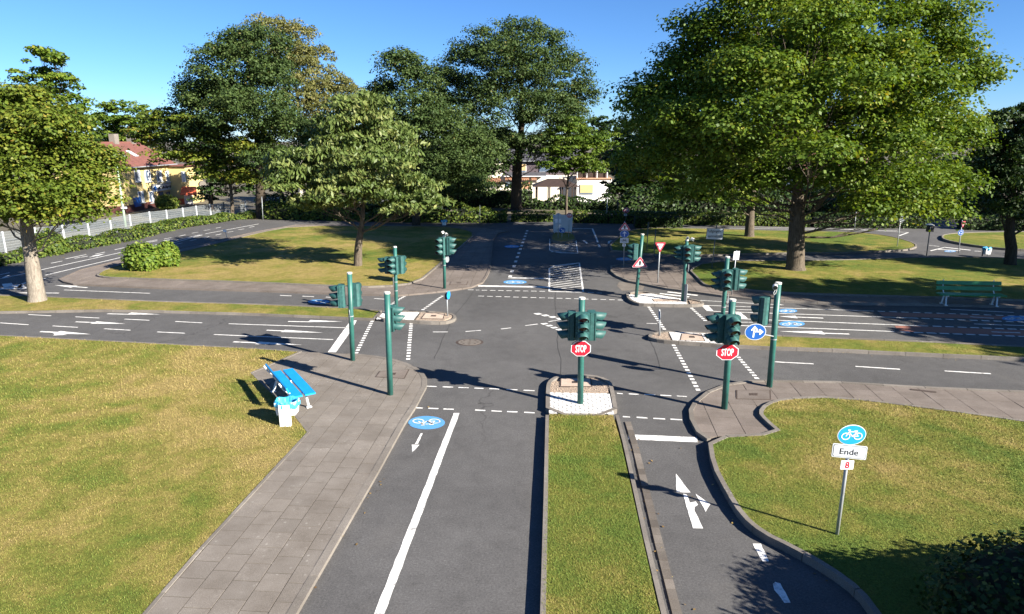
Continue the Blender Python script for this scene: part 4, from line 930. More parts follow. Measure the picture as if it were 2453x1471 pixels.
# --- litter bins
def bin_thing(label, base, z0, s=1.0, yaw=0.0, kind=0):
    x, y = G(base[0], base[1], z0); t = thing('litter_bin', label, 'litter bin', (x, y, z0), yaw, 'white litter bins with blue bags')
    def frus(z0_, z1_, a0, b0, a1, b1, cy, mi=0):
        mb = MB(); v = [(sx * a0, cy + sy * b0, z0_) for sx, sy in ((-1, -1), (1, -1), (1, 1), (-1, 1))] + [(sx * a1, cy + sy * b1, z1_) for sx, sy in ((-1, -1), (1, -1), (1, 1), (-1, 1))]
        mb.add(v, [(3, 2, 1, 0), (0, 1, 5, 4), (1, 2, 6, 5), (2, 3, 7, 6), (3, 0, 4, 7)]); return mb
    if kind == 0:
        mb = MB(); mb.box((0, 0, .27 * s), (.25 * s, .10 * s, .54 * s)); mb.obj('post', M['b_white'], t)
        frus(.24 * s, .56 * s, .22 * s, .14 * s, .25 * s, .17 * s, .20 * s).obj('container', M['b_white'], t)
        cy, zb, rx, ry = .19 * s, .55 * s, .27 * s, .21 * s
    else:
        for sx in (-1, 1):
            mb = MB(); mb.box((sx * .19 * s, .05, .28 * s), (.05 * s, .05 * s, .56 * s)); mb.obj('post', M['zinc_dark'], t)
        frus(.14 * s, .52 * s, .17 * s, .12 * s, .19 * s, .15 * s, -.03).obj('container', M['b_white'], t)
        cy, zb, rx, ry = 0.0, .53 * s, .25 * s, .19 * s
    rs = random.Random(int(base[0])); n = 56; V = []; rings = ((1.02, -.13), (1.12, -.09), (1.10, -.01), (1.0, .045), (.86, .03), (.74, -.06), (.6, -.18))
    for i, (k, dz) in enumerate(rings):
        for a in range(n):
            th = 2 * math.pi * a / n; kk = k * (1 + .045 * math.sin(7 * th + i * .5) + .03 * math.sin(17 * th) + rs.uniform(-.015, .015)); V.append((rx * kk * math.cos(th), cy + ry * kk * math.sin(th), zb + (dz + .02 * math.sin(5 * th + 1) + rs.uniform(-.008, .008)) * s))
    f = [(i * n + a, i * n + (a + 1) % n, (i + 1) * n + (a + 1) % n, (i + 1) * n + a) for i in range(len(rings) - 1) for a in range(n)] + [tuple(range((len(rings) - 1) * n, len(rings) * n))[::-1]]
    mb = MB(); mb.add(V, f); mb.obj('bag', M['bag'], t)
bin_thing('white litter bin with bulging blue bag beside the blue bench', (685, 1020), .062, .92)
bin_thing('small white litter bin with blue bag at the edge of the far lawn', (1064, 543), .06, .80, .1, 1)
bin_thing('white litter bin with blue bag on two posts by the right tree', (2361, 614), .06, .85, .1, 1)
# ================================================================== grass, trees, shrubs
def quads(name, C, T, B, tint, mat, parent=None, kind=None, tri=False):
    """leaves: centre C, half axes T (long) and B (wide); tri = single blades"""
    n = len(C); V = np.empty((n, 4, 3), np.float32)
    V[:, 0] = C + T; V[:, 1] = C + B; V[:, 2] = C - T; V[:, 3] = C - B
    me = bpy.data.meshes.new(name); me.vertices.add(n * 4); me.vertices.foreach_set('co', V.reshape(-1))
    me.loops.add(n * 4); me.loops.foreach_set('vertex_index', np.arange(n * 4, dtype=np.int32))
    me.polygons.add(n); me.polygons.foreach_set('loop_start', np.arange(0, n * 4, 4, dtype=np.int32)); me.polygons.foreach_set('loop_total', np.full(n, 4, np.int32))
    a = me.attributes.new('tint', 'FLOAT', 'POINT'); a.data.foreach_set('value', np.repeat(tint, 4).astype(np.float32))
    me.materials.append(mat); me.update(calc_edges=True)
    o = link(bpy.data.objects.new(name, me), parent)
    if kind: o['kind'] = kind
    return o
def unit(v): return v / np.maximum(1e-9, np.linalg.norm(v, axis=1, keepdims=True))
def leaf_axes(rs, n, N, L, W, droop=0.0):
    r = unit(rs.normal(size=(n, 3))); T = unit(np.cross(N, r))
    if droop: T = unit(T + np.array([0, 0, -droop])); N = unit(N - T * np.sum(N * T, 1, keepdims=True))
    B = np.cross(N, T); s = rs.uniform(0.65, 1.25, (n, 1))
    return T * L * s / 2, B * W * s / 2

def grass_blades(lawn_o, poly, z, dens, mat, seed):
    rs = np.random.RandomState(seed); P = np.array(poly); lo, hi = P.min(0), P.max(0)
    lo = np.maximum(lo, (-19, 5.0)); hi = np.minimum(hi, (20, 40.0))
    if hi[0] <= lo[0] or hi[1] <= lo[1]: return
    n = int((hi[0] - lo[0]) * (hi[1] - lo[1]) * dens); n = min(n, 900000)
    xy = rs.uniform(lo, hi, (n, 2)).astype(np.float64)
    d = np.hypot(xy[:, 0], xy[:, 1]); keep = rs.rand(n) < np.clip((11.0 / d) ** 2, 0, 1)
    keep &= np.abs(xy[:, 0]) < 0.80 * (xy[:, 1] + 1.6)
    xy = xy[keep]; m = np.zeros(len(xy), bool); j = len(P) - 1
    for i in range(len(P)):
        c = ((P[i, 1] > xy[:, 1]) != (P[j, 1] > xy[:, 1])); dy = P[j, 1] - P[i, 1]
        if abs(dy) > 1e-9: m ^= c & (xy[:, 0] < (P[j, 0] - P[i, 0]) * (xy[:, 1] - P[i, 1]) / dy + P[i, 0])
        j = i
    xy = xy[m]; n = len(xy)
    if n == 0: return
    d = np.hypot(xy[:, 0], xy[:, 1]); k = np.clip(d / 11.0, 1, 1.8)
    az = rs.uniform(0, 6.283, n); tilt = rs.uniform(0.3, 1.3, n); L = rs.uniform(0.016, 0.038, n) * k
    T = np.stack([np.cos(az) * np.sin(tilt), np.sin(az) * np.sin(tilt), np.cos(tilt)], 1) * L[:, None] / 2
    B = np.stack([-np.sin(az), np.cos(az), np.zeros(n)], 1) * (rs.uniform(0.002, 0.0042, n) * k)[:, None]
    C = np.stack([xy[:, 0], xy[:, 1], np.full(n, z)], 1) + T * 0.85
    quads('grass', C, T, B, rs.rand(n), M[mat], lawn_o, 'stuff')
for i, (o, p, z, dn, mt) in enumerate(grass_jobs): grass_blades(o, p, z, dn, mt, i)

M['lf_maple'] = m_leaf('maple_leaf', [(0.0, (0.052, 0.100, 0.012)), (0.5, (0.115, 0.182, 0.022)), (0.9, (0.205, 0.245, 0.034)), (1.0, (0.29, 0.25, 0.04))], 0.40)
M['lf_maple_y'] = m_leaf('yellowing_maple_leaf', [(0.0, (0.055, 0.092, 0.012)), (0.5, (0.110, 0.152, 0.020)), (0.9, (0.190, 0.195, 0.028)), (1.0, (0.30, 0.20, 0.04))], 0.32)
M['lf_oak'] = m_leaf('oak_leaf', [(0.0, (0.027, 0.052, 0.014)), (0.5, (0.052, 0.085, 0.023)), (0.95, (0.092, 0.128, 0.036)), (1.0, (0.14, 0.12, 0.04))], 0.22, 0.6)
M['lf_cherry'] = m_leaf('cherry_leaf', [(0.0, (0.060, 0.095, 0.022)), (0.5, (0.120, 0.165, 0.045)), (1.0, (0.24, 0.25, 0.085))], 0.3, 0.45)
M['lf_birch'] = m_leaf('birch_leaf', [(0.0, (0.09, 0.10, 0.03)), (0.5, (0.15, 0.155, 0.05)), (1.0, (0.24, 0.21, 0.08))], 0.3)
M['lf_light'] = m_leaf('light_green_leaf', [(0.0, (0.055, 0.105, 0.015)), (0.5, (0.11, 0.175, 0.025)), (1.0, (0.20, 0.25, 0.04))], 0.4)
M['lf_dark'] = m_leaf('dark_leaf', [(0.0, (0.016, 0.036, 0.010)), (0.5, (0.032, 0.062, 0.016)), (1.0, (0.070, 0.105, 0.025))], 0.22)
M['lf_ivy'] = m_leaf('ivy_leaf', [(0.0, (0.035, 0.065, 0.012)), (0.5, (0.075, 0.120, 0.020)), (1.0, (0.165, 0.185, 0.035))], 0.28)
M['lf_bush'] = m_leaf('bush_leaf', [(0.0, (0.05, 0.095, 0.012)), (0.5, (0.105, 0.170, 0.022)), (1.0, (0.20, 0.24, 0.04))], 0.3)
M['core'] = plain('light_block_core', (0.010, 0.014, 0.005), 0.95, var=0.5, scale=8)  # dark solid filling added inside shrubs and hedges to block light
M['bark'] = m_bark('grey_brown_bark', (0.045, 0.036, 0.026), (0.155, 0.128, 0.098))
M['bark_light'] = m_bark('light_grey_bark', (0.13, 0.11, 0.088), (0.30, 0.265, 0.22))
M['bark_dark'] = m_bark('dark_bark', (0.024, 0.020, 0.015), (0.085, 0.068, 0.050))
M['bark_birch'] = m_bark('birch_bark', (0.12, 0.11, 0.095), (0.60, 0.57, 0.52), (5, 5, 9))

def tree(name, label, base, trunk, lobes, Y=None, z0=0.0, leaf='lf_maple', bark='bark', n=20000, size=(0.20, 0.17), clump=0.55, flat=0.45, seed=1, droop=0.0, up=0.7, forks=None, group=None, dj=1.0, world=False, shell=0.62, bright=0.0, limb_r=0.45, per=70):
    """base: photo pixel (or world xy) of the foot; trunk: [(px,py,radius m)...]; lobes: [(px,py,rx,ry[,dY])]"""
    rs = np.random.RandomState(seed)
    if world: X, Y = base
    elif Y is None: X, Y = G(base[0], base[1], z0)
    else: X = at(base[0], base[1], Y)[0]
    t = thing(name, label, 'tree', (X, Y, z0), 0, group)
    def loc(px, py, d=0.0):
        if world: return np.array((px, d, py))
        x, z = at(px, py, Y + d); return np.array((x - X, d, z - z0))
    wood = MB(); tp = [loc(a, b) for a, b, r in trunk]; tr = [r for _, _, r in trunk]
    tp[0] = np.array((0, 0, -0.1)); 
    # flared foot
    path = [Vector(tp[0]), Vector(tp[0] + (tp[1] - tp[0]) * 0.06), Vector(tp[0] + (tp[1] - tp[0]) * 0.18)] + [Vector(p) for p in tp[1:]]
    rad = [tr[0] * 1.45, tr[0] * 1.12, tr[0]] + tr[1:]
    wood.tube(path, rad, 10)
    LB = []
    for l in lobes:
        d = l[4] if len(l) > 4 else rs.uniform(-1, 1) * dj
        c = loc(l[0], l[1], d)
        if world: rx, rz = l[2], l[3]
        else:
            rx = loc(l[0] + l[2], l[1], d)[0] - c[0]; rz = loc(l[0], l[1] - l[3], d)[2] - c[2]
        LB.append((c, np.array((rx, 0.55 * rx + 0.45 * max(rx, rz), rz))))
    vol = np.array([l[1][0] * l[1][2] + 0.3 for l in LB]); vol /= vol.sum()
    Cs, Ns, Os = [], [], []
    top = tp[-1]
    for (c, r), w in zip(LB, vol):
        nl = int(n * w); nc = max(5, int(nl / per))
        q = unit(rs.normal(size=(nc, 3))); q[:, 2] = np.where(q[:, 2] < -0.55, -q[:, 2], q[:, 2])
        rad_ = (shell + (1 - shell) * rs.rand(nc, 1)) * np.where(rs.rand(nc, 1) < 0.22, rs.uniform(0.3, 0.8, (nc, 1)), 1.0)
        cc = c + q * r * rad_
        # limb from the trunk to the lobe, then twigs to some clumps
        k = np.clip((c[2] * 0.45) / max(0.1, top[2]), 0.35, 1.0); s = tp[0] + (top - tp[0]) * k
        if len(tp) > 2:
            zz = np.array([p[2] for p in tp]); zq = np.clip(c[2] * 0.55, zz[1] * 0.9, zz[-1]); s = np.array([np.interp(zq, zz, [p[i] for p in tp]) for i in range(3)])
        m1 = s + (c - s) * 0.45 + np.array((0, 0, -0.08 * np.linalg.norm(c - s))); lr = tr[-1] * limb_r * (0.7 + 0.5 * rs.rand())
        bz = [(1 - u) ** 2 * s + 2 * u * (1 - u) * m1 + u * u * c for u in (0, .25, .5, .75, 1)]
        bz = [b + (rs.normal(size=3) * 0.06 * np.linalg.norm(c - s) * 0.4 if 0 < i < 4 else 0) for i, b in enumerate(bz)]
        wood.tube([Vector(b) for b in bz], [lr, lr * .8, lr * .6, lr * .42, lr * .22], 6, False)
        for i in rs.choice(nc, min(nc, 9), replace=False):
            a = bz[rs.randint(1, 5)]; b = cc[i]; mm = (a + b) / 2 + rs.normal(size=3) * 0.08 * np.linalg.norm(b - a)
            wood.tube([Vector(a), Vector(mm), Vector(b)], [lr * .30, lr * .2, lr * .08], 5, False)
        idx = rs.randint(0, nc, nl); cr = clump * (0.55 + 0.9 * rs.rand(nc)); h = unit(rs.normal(size=(nl, 3)) + np.array((0, 0, 0.55)))
        low = h[:, 2] < -0.15; h[low, 2] *= -0.6
        lean = unit(q[idx] * np.array((1, 1, .5)) + 1e-6) * 0.25; inner = (rs.rand(nl) < 0.22)[:, None]
        shp = np.stack([cr[idx], cr[idx], cr[idx] * flat], 1) * (0.72 + 0.34 * rs.rand(nl, 1)); g = np.where(inner, rs.normal(size=(nl, 3)) * shp * .45, (h + lean) * shp)
        P = cc[idx] + g
        N = unit(h * 0.75 + np.array((0, 0, up * .8)) + rs.normal(size=(nl, 3)) * 0.38)
        Cs.append(P); Ns.append(N); ct = rs.rand(nc) * 0.55 + 0.15; Os.append(np.clip(ct[idx] + rs.normal(size=nl) * 0.17 + bright, 0, 1))
    P, N, tint = np.concatenate(Cs), np.concatenate(Ns), np.concatenate(Os)
    ok = P[:, 2] > 0.5; P, N, tint = P[ok], N[ok], tint[ok]
    T, B = leaf_axes(rs, len(P), N, size[0], size[1], droop)
    tk = wood.obj('trunk', M[bark], t, True)
    cr_ = quads('crown', P, T, B, tint, M[leaf], t)
    return t
# --- trees on the site
tree('maple_tree', 'large full maple on the right lawn, its low limbs spreading over the path', (1905, 645), [(1905, 645, .42), (1908, 560, .36), (1910, 515, .34), (1912, 430, .20), (1915, 300, .13)],
     [(1700, 120, 100, 80, 0), (1800, 40, 110, 90, -1), (1930, 20, 120, 90, 1), (2080, 30, 120, 90, 0), (2215, 75, 95, 75, 1), (1640, 205, 100, 80, 1), (1570, 300, 85, 65, 0), (1780, 220, 120, 95, -2.5), (1930, 190, 120, 100, 2.5), (2090, 180, 120, 95, -2.5),
      (2240, 180, 100, 85, 1), (2345, 190, 55, 32, 0), (1650, 370, 100, 60, -1.5), (1780, 370, 95, 55, -3), (1900, 330, 90, 65, 3), (2050, 320, 105, 70, -3.2), (2190, 320, 100, 70, -1.5), (2290, 345, 70, 55, 0), (1720, 450, 80, 35, -2), (1830, 435, 65, 30, -2.5), (2020, 440, 95, 40, -3),
      (2150, 450, 100, 40, -2), (2260, 445, 70, 45, 0), (2090, 505, 95, 20, -2.5), (2230, 510, 60, 22, -1), (1850, -70, 140, 60, 0), (2000, -80, 140, 60, 1), (1550, 395, 70, 40, 1.5), (1535, 250, 50, 35, 1), (1990, 150, 90, 70, 5), (1820, 150, 90, 70, 5), (2120, 260, 90, 70, 5.5), (1850, 280, 95, 50, -5.5), (2010, 230, 95, 55, -5.5), (1730, 320, 80, 38, -5), (2140, 360, 90, 40, -5), (1940, 370, 85, 28, -6.5), (1800, 180, 85, 50, -4.5), (2200, 230, 80, 50, -4.5), (1960, 80, 95, 55, -4), (1640, 290, 65, 35, -3.5)],
     z0=.10, leaf='lf_maple', n=225000, size=(.150, .125), clump=.72, flat=.8, seed=10, up=.55, per=85)
tree('maple_tree', 'yellowing maple with pale straight trunk at the left edge, on the grass strip', (90, 720), [(90, 720, .30), (75, 620, .24), (64, 548, .22), (60, 470, .14), (60, 360, .08)],
     [(30, 290, 100, 55, 0), (110, 320, 85, 60, -.8), (-70, 350, 110, 80, .5), (40, 390, 110, 70, -1), (160, 400, 85, 65, .5), (215, 465, 65, 48, 0), (100, 480, 100, 45, -1.2), (-50, 470, 110, 60, 0), (230, 400, 50, 45, .8), (30, 520, 90, 25, -1), (165, 515, 75, 24, -.6), (-150, 420, 90, 80, 0), (60, 245, 60, 30, 0), (-60, 260, 80, 50, 1)],
     z0=.06, leaf='lf_maple_y', bark='bark_light', n=70000, size=(.13, .11), clump=.48, flat=.7, seed=11, up=.6, per=75)
tree('cherry_tree', 'forked cherry tree with drooping pale leaves on the left island', (857, 636), [(857, 636, .21), (858, 600, .19), (860, 578, .17), (868, 530, .11), (872, 440, .07)],
     [(760, 385, 100, 48, 0), (850, 325, 100, 55, .5), (905, 395, 100, 50, -1), (715, 450, 75, 38, -.5), (975, 455, 80, 38, -.5), (840, 455, 100, 45, -1.5), (870, 265, 70, 42, .5), (1010, 488, 45, 20, -.8), (695, 400, 55, 35, .5), (790, 490, 75, 22, -1), (930, 340, 70, 45, 1), (960, 500, 60, 14, -1)],
     z0=.10, leaf='lf_cherry', bark='bark', n=30000, size=(.27, .10), clump=.52, flat=.42, seed=12, droop=.9, up=.5, limb_r=.7)
tree('oak_tree', 'dark oak at the far lawn edge, red paint low on its trunk', (997, 541), [(997, 541, .30), (997, 500, .27), (1000, 420, .22), (1000, 300, .14), (985, 220, .08)],
     [(965, 165, 55, 40, 0), (925, 235, 38, 38, .5), (1005, 205, 50, 45, 0), (1000, 290, 95, 65, -1), (930, 320, 65, 55, 1), (1060, 330, 90, 75, 0), (960, 400, 85, 50, 0), (1085, 420, 85, 55, -1), (1020, 455, 80, 26, -1), (1125, 455, 65, 28, 0), (1130, 370, 75, 55, 1)],
     z0=.06, leaf='lf_oak', bark='bark_dark', n=72000, size=(.165, .115), clump=.60, flat=.75, seed=13, up=.45)
tree('oak_tree', 'tall broad oak in the middle, standing before the far house', (1237, 484), [(1237, 484, .52), (1237, 440, .46), (1240, 392, .40), (1250, 300, .24), (1250, 170, .12)],
     [(1180, 110, 65, 42, 0), (1250, 85, 65, 35, 0), (1312, 118, 52, 42, 0), (1120, 150, 62, 45, .5), (1230, 170, 105, 75, -2), (1340, 190, 75, 65, 0), (1392, 232, 38, 42, 0), (1100, 235, 70, 65, 0), (1200, 270, 105, 70, -2.5), (1310, 275, 95, 60, -2), (1170, 345, 80, 38, -2), (1285, 345, 70, 28, -2.5), (1360, 320, 55, 45, 0), (1100, 370, 70, 55, 0), (1230, 200, 90, 70, 4), (1340, 270, 70, 60, 3), (1130, 420, 55, 25, 0), (1065, 195, 48, 42, 0), (1055, 262, 58, 55, 0), (1185, 388, 55, 22, -2.5), (1300, 372, 52, 18, -2.5)],
     Y=60, z0=-.1, leaf='lf_oak', bark='bark_dark', n=98000, size=(.19, .135), clump=.74, flat=.75, seed=14, up=.45)
tree('oak_tree', 'big dark oak left of the middle, taller than the yellow house', (625, 521), [(625, 521, .42), (624, 470, .38), (622, 410, .33), (615, 300, .20), (600, 180, .11)],
     [(565, 175, 105, 65, 0), (480, 245, 68, 55, 0), (612, 115, 72, 50, 0), (650, 200, 70, 60, 1), (600, 285, 115, 70, -2), (480, 325, 75, 50, 0), (690, 330, 75, 52, 0), (552, 118, 52, 35, 0), (650, 380, 80, 30, -1.5), (530, 250, 90, 60, 2)],
     z0=.0, leaf='lf_oak', bark='bark_dark', n=82000, size=(.175, .125), clump=.66, flat=.75, seed=15, up=.45)
tree('maple_tree', 'small yellowing maple with forked trunk at the fence corner', (556, 519), [(556, 519, .16), (556, 490, .14), (552, 440, .11), (530, 350, .06)],
     [(395, 295, 50, 38, 0), (365, 335, 45, 35, 0), (455, 315, 55, 45, -1), (520, 335, 45, 35, -1), (565, 280, 32, 32, -1.5), (618, 330, 35, 32, -1.5), (590, 360, 50, 22, -2), (420, 375, 55, 28, -1), (540, 420, 55, 32, -1), (590, 430, 45, 25, -1), (500, 390, 55, 28, -1)],
     z0=.0, leaf='lf_maple_y', bark='bark', n=24000, size=(.22, .18), clump=.65, flat=.4, seed=16, up=.8, limb_r=.8, bright=.1)
tree('birch_tree', 'tall olive birch with pale branches rising behind the dark oak', (720, 500), [(720, 500, .24), (720, 400, .2), (715, 250, .14), (690, 90, .05)],
     [(645, 85, 65, 40, 0), (705, 95, 55, 42, 0), (745, 150, 62, 50, 0), (790, 220, 62, 50, 0), (700, 160, 70, 55, -1), (845, 290, 55, 55, 0), (760, 300, 85, 70, -1), (820, 225, 40, 35, 0), (880, 265, 42, 45, 0), (730, 230, 70, 60, -2)],
     Y=66, z0=-.5, leaf='lf_birch', bark='bark_birch', n=40000, size=(.19, .14), clump=.55, flat=.8, seed=17, up=.3, droop=.4, limb_r=.9)
tree('ash_tree', 'slender light green tree in front of the pavilion', (1357, 506), [(1357, 506, .11), (1357, 470, .10), (1362, 410, .08), (1375, 350, .05)],
     [(1360, 325, 50, 38, 0), (1400, 365, 55, 36, -.5), (1330, 365, 35, 32, 0), (1445, 350, 42, 34, 0), (1385, 400, 50, 22, -.5), (1345, 412, 32, 18, 0), (1420, 405, 35, 18, -.5), (1320, 395, 30, 18, -.3)],
     Y=56, z0=-.05, leaf='lf_light', bark='bark', n=17000, size=(.19, .15), clump=.50, flat=.45, seed=18, up=.7, limb_r=.7)
tree('maple_tree', 'darker maple half hidden behind the large maple', (1795, 566), [(1795, 566, .30), (1797, 520, .26), (1800, 470, .22), (1800, 330, .1)],
     [(1620, 320, 80, 70, 2), (1555, 430, 70, 40, 0), (1690, 420, 90, 45, 0), (1790, 390, 90, 60, 2), (1880, 380, 90, 70, 2), (1640, 470, 70, 22, -1), (1760, 480, 70, 20, -1), (1980, 370, 90, 60, 2), (1700, 250, 80, 60, 3)],
     z0=.08, leaf='lf_maple', bark='bark', n=26000, size=(.24, .20), clump=.6, flat=.4, seed=19, up=.7)
tree('plum_tree', 'dark tree with two low limbs at the right edge, behind the bin', (2420, 633), [(2420, 633, .27), (2423, 595, .25), (2418, 560, .23), (2425, 470, .14), (2440, 350, .08)],
     [(2432, 292, 62, 38, 0), (2400, 360, 60, 48, 0), (2485, 360, 90, 80, 0), (2385, 430, 55, 45, 0), (2450, 455, 80, 50, -1), (2540, 420, 90, 90, 0), (2540, 290, 80, 60, 0), (2395, 505, 45, 25, -.5), (2480, 520, 60, 25, 0)],
     z0=.10, leaf='lf_dark', bark='bark_dark', n=24000, size=(.22, .10), clump=.45, flat=.6, seed=20, droop=.6, up=.4, limb_r=.9)
# --- trees beyond the site, on lower ground
BG = 'trees beyond the site'
def far(label, base, Y, z0, lobes, leaf, n, seed, name='broadleaf_tree', size=(.34, .26), **k):
    x0, y0 = base; top = min(l[1] for l in lobes)
    return tree(name, label, base, [(x0, y0, .3), (x0, y0 * .7 + top * .3, .24), (x0, y0 * .3 + top * .7, .12)], lobes, Y=Y, z0=z0, leaf=leaf, bark='bark_dark', n=n, size=size, clump=.8, flat=.5, seed=seed, group=BG, **k)
far('tall layered chestnut standing above the left trees', (125, 500), 76, -2.4, [(105, 138, 42, 20), (150, 150, 30, 16), (85, 185, 48, 22), (150, 200, 45, 24), (105, 235, 58, 28), (170, 255, 35, 26), (60, 235, 30, 20), (140, 290, 65, 32), (195, 300, 35, 26), (90, 320, 70, 35)], 'lf_maple', 15000, 30, 'chestnut_tree', limb_r=.8)
far('round green tree behind the red tiled roof', (300, 490), 112, -2.5, [(300, 280, 60, 40), (255, 315, 50, 45), (345, 320, 52, 45), (300, 350, 85, 45), (230, 370, 60, 45)], 'lf_light', 24000, 31, size=(.38, .30))
far('dark tree left of the red tiled roof', (170, 500), 100, -2.5, [(180, 370, 60, 60), (120, 400, 80, 60), (220, 430, 45, 60), (40, 400, 90, 80)], 'lf_dark', 11000, 32, size=(.42, .34))
far('dark green tree at the right end of the yellow house', (505, 500), 84, -2.4, [(500, 420, 40, 55), (530, 380, 55, 50), (470, 360, 60, 40), (560, 450, 50, 50), (500, 470, 30, 22), (610, 430, 50, 60)], 'lf_dark', 13000, 33)
far('dark trees closing the gap right of the birch', (900, 490), 90, -2.5, [(870, 300, 60, 60), (820, 360, 80, 70), (920, 380, 80, 70), (740, 400, 70, 70), (860, 440, 100, 50)], 'lf_light', 13000, 34, size=(.42, .34))
far('dark spruce like tree right of the far house', (1500, 490), 82, -2.4, [(1500, 345, 24, 40), (1500, 400, 40, 45), (1495, 445, 50, 35), (1470, 390, 25, 40)], 'lf_dark', 8000, 35, 'spruce_tree')
far('dark tree filling the gap beside the light green tree', (1450, 480), 104, -2.5, [(1435, 300, 30, 22), (1420, 330, 50, 40), (1480, 320, 45, 35), (1530, 330, 50, 60), (1580, 380, 60, 70)], 'lf_dark', 9000, 36, size=(.42, .34))
far('dark tree behind the left half of the large maple', (1660, 490), 76, -2.0, [(1600, 300, 70, 60), (1680, 340, 80, 70), (1560, 440, 60, 50), (1650, 440, 80, 50), (1740, 420, 80, 60)], 'lf_dark', 13000, 37)
far('dark tree behind the right half of the large maple', (2160, 490), 78, -2.0, [(2080, 380, 90, 60), (2180, 400, 90, 60), (2000, 440, 80, 50), (2270, 430, 80, 55), (2130, 470, 100, 30)], 'lf_dark', 13000, 38)
far('brownish green tree low above the right horizon', (2340, 490), 96, -2.3, [(2330, 315, 55, 28), (2390, 300, 50, 24), (2290, 350, 60, 40), (2400, 360, 70, 50), (2470, 330, 60, 50), (2350, 430, 90, 50)], 'lf_birch', 11000, 39, size=(.42, .34))
far('dark tree far behind the middle oak', (1050, 490), 100, -2.5, [(1020, 400, 70, 60), (1110, 410, 70, 50), (950, 420, 70, 60)], 'lf_dark', 9000, 40, size=(.42, .34))
far('dark tree at the right picture edge beyond the hedge', (2480, 500), 62, -.6, [(2400, 460, 60, 40), (2500, 440, 90, 60), (2560, 380, 90, 80), (2340, 490, 50, 25)], 'lf_dark', 9000, 41)
far('dark tree between the oaks, behind the far lawn', (790, 495), 72, -1.6, [(780, 430, 70, 55), (860, 450, 70, 50), (720, 450, 60, 50), (930, 460, 70, 40), (800, 375, 70, 45)], 'lf_dark', 16000, 42)
far('dark tree close behind the first dark oak, right side', (1120, 495), 70, -1.2, [(1080, 440, 60, 45), (1150, 400, 55, 50), (1010, 450, 60, 45), (1165, 345, 50, 45)], 'lf_oak', 14000, 43)
far('dark tree right of the far house, reaching the hedge', (1560, 495), 68, -1.0, [(1530, 430, 55, 60), (1600, 420, 60, 60), (1490, 460, 45, 35), (1570, 480, 70, 25), (1650, 470, 60, 35), (1500, 395, 35, 35)], 'lf_dark', 16000, 44)
far('dark tree under the right part of the large maple, beyond the hedge', (2330, 500), 66, -.8, [(2300, 430, 70, 55), (2380, 420, 60, 60), (2240, 460, 70, 40), (2330, 485, 90, 28), (1900, 470, 90, 40), (2010, 475, 90, 35), (2120, 480, 90, 30)], 'lf_dark', 18000, 45)
far('yellow green tree peeping over the roof of the far house', (1300, 470), 118, -2.5, [(1250, 360, 60, 30), (1330, 350, 60, 35), (1400, 370, 60, 35), (1190, 370, 60, 35), (1460, 400, 50, 40)], 'lf_dark', 12000, 46, size=(.45, .36))
# trees just outside the picture on the right, whose shade falls across bench and road
OUT = ('maple standing outside the right edge, nearest the green bench', 'maple outside the right edge, farther along the right road', 'maple outside the right edge, closest to the camera', 'tall maple outside the right edge beyond the roundabout', 'tall maple outside the right edge, farthest away')
for k, (x, y, s, sd) in enumerate(((28.8, 16.4, 1.2, 50), (39.5, 22.5, 1.25, 51), (30.5, 10.8, 1.0, 53), (44, 46, 1.5, 54), (55, 52, 1.6, 55))):
    tree('maple_tree', OUT[k], (x, y), [(0, 0, .25), (0, 2.2, .2), (0.1, 5 * s, .14), (0, 8 * s, .06)],
         [(0, 6.2 * s, 3.0 * s, 1.6 * s, 0), (2.6 * s, 4.6 * s, 2.3 * s, 1.3 * s, 1.4), (-2.8 * s, 4.6 * s, 2.3 * s, 1.3 * s, -1.0), (0.2, 4.4 * s, 2.4 * s, 1.3 * s, 2.8 * s), (0, 4.6 * s, 2.3 * s, 1.3 * s, -2.9 * s), (-.6, 8.0 * s, 2.0 * s, 1.3 * s, 0), (.3, 3.2 * s, 2.8 * s, .7, 0), (-2, 5.6 * s, 2.0 * s, 1.2 * s, 2.2), (2, 5.6 * s, 2.0 * s, 1.2 * s, -2.2)],
         z0=.05, leaf='lf_maple', n=22000, size=(.30, .24), clump=.75, flat=.5, seed=sd, world=True, group='trees outside the right edge')

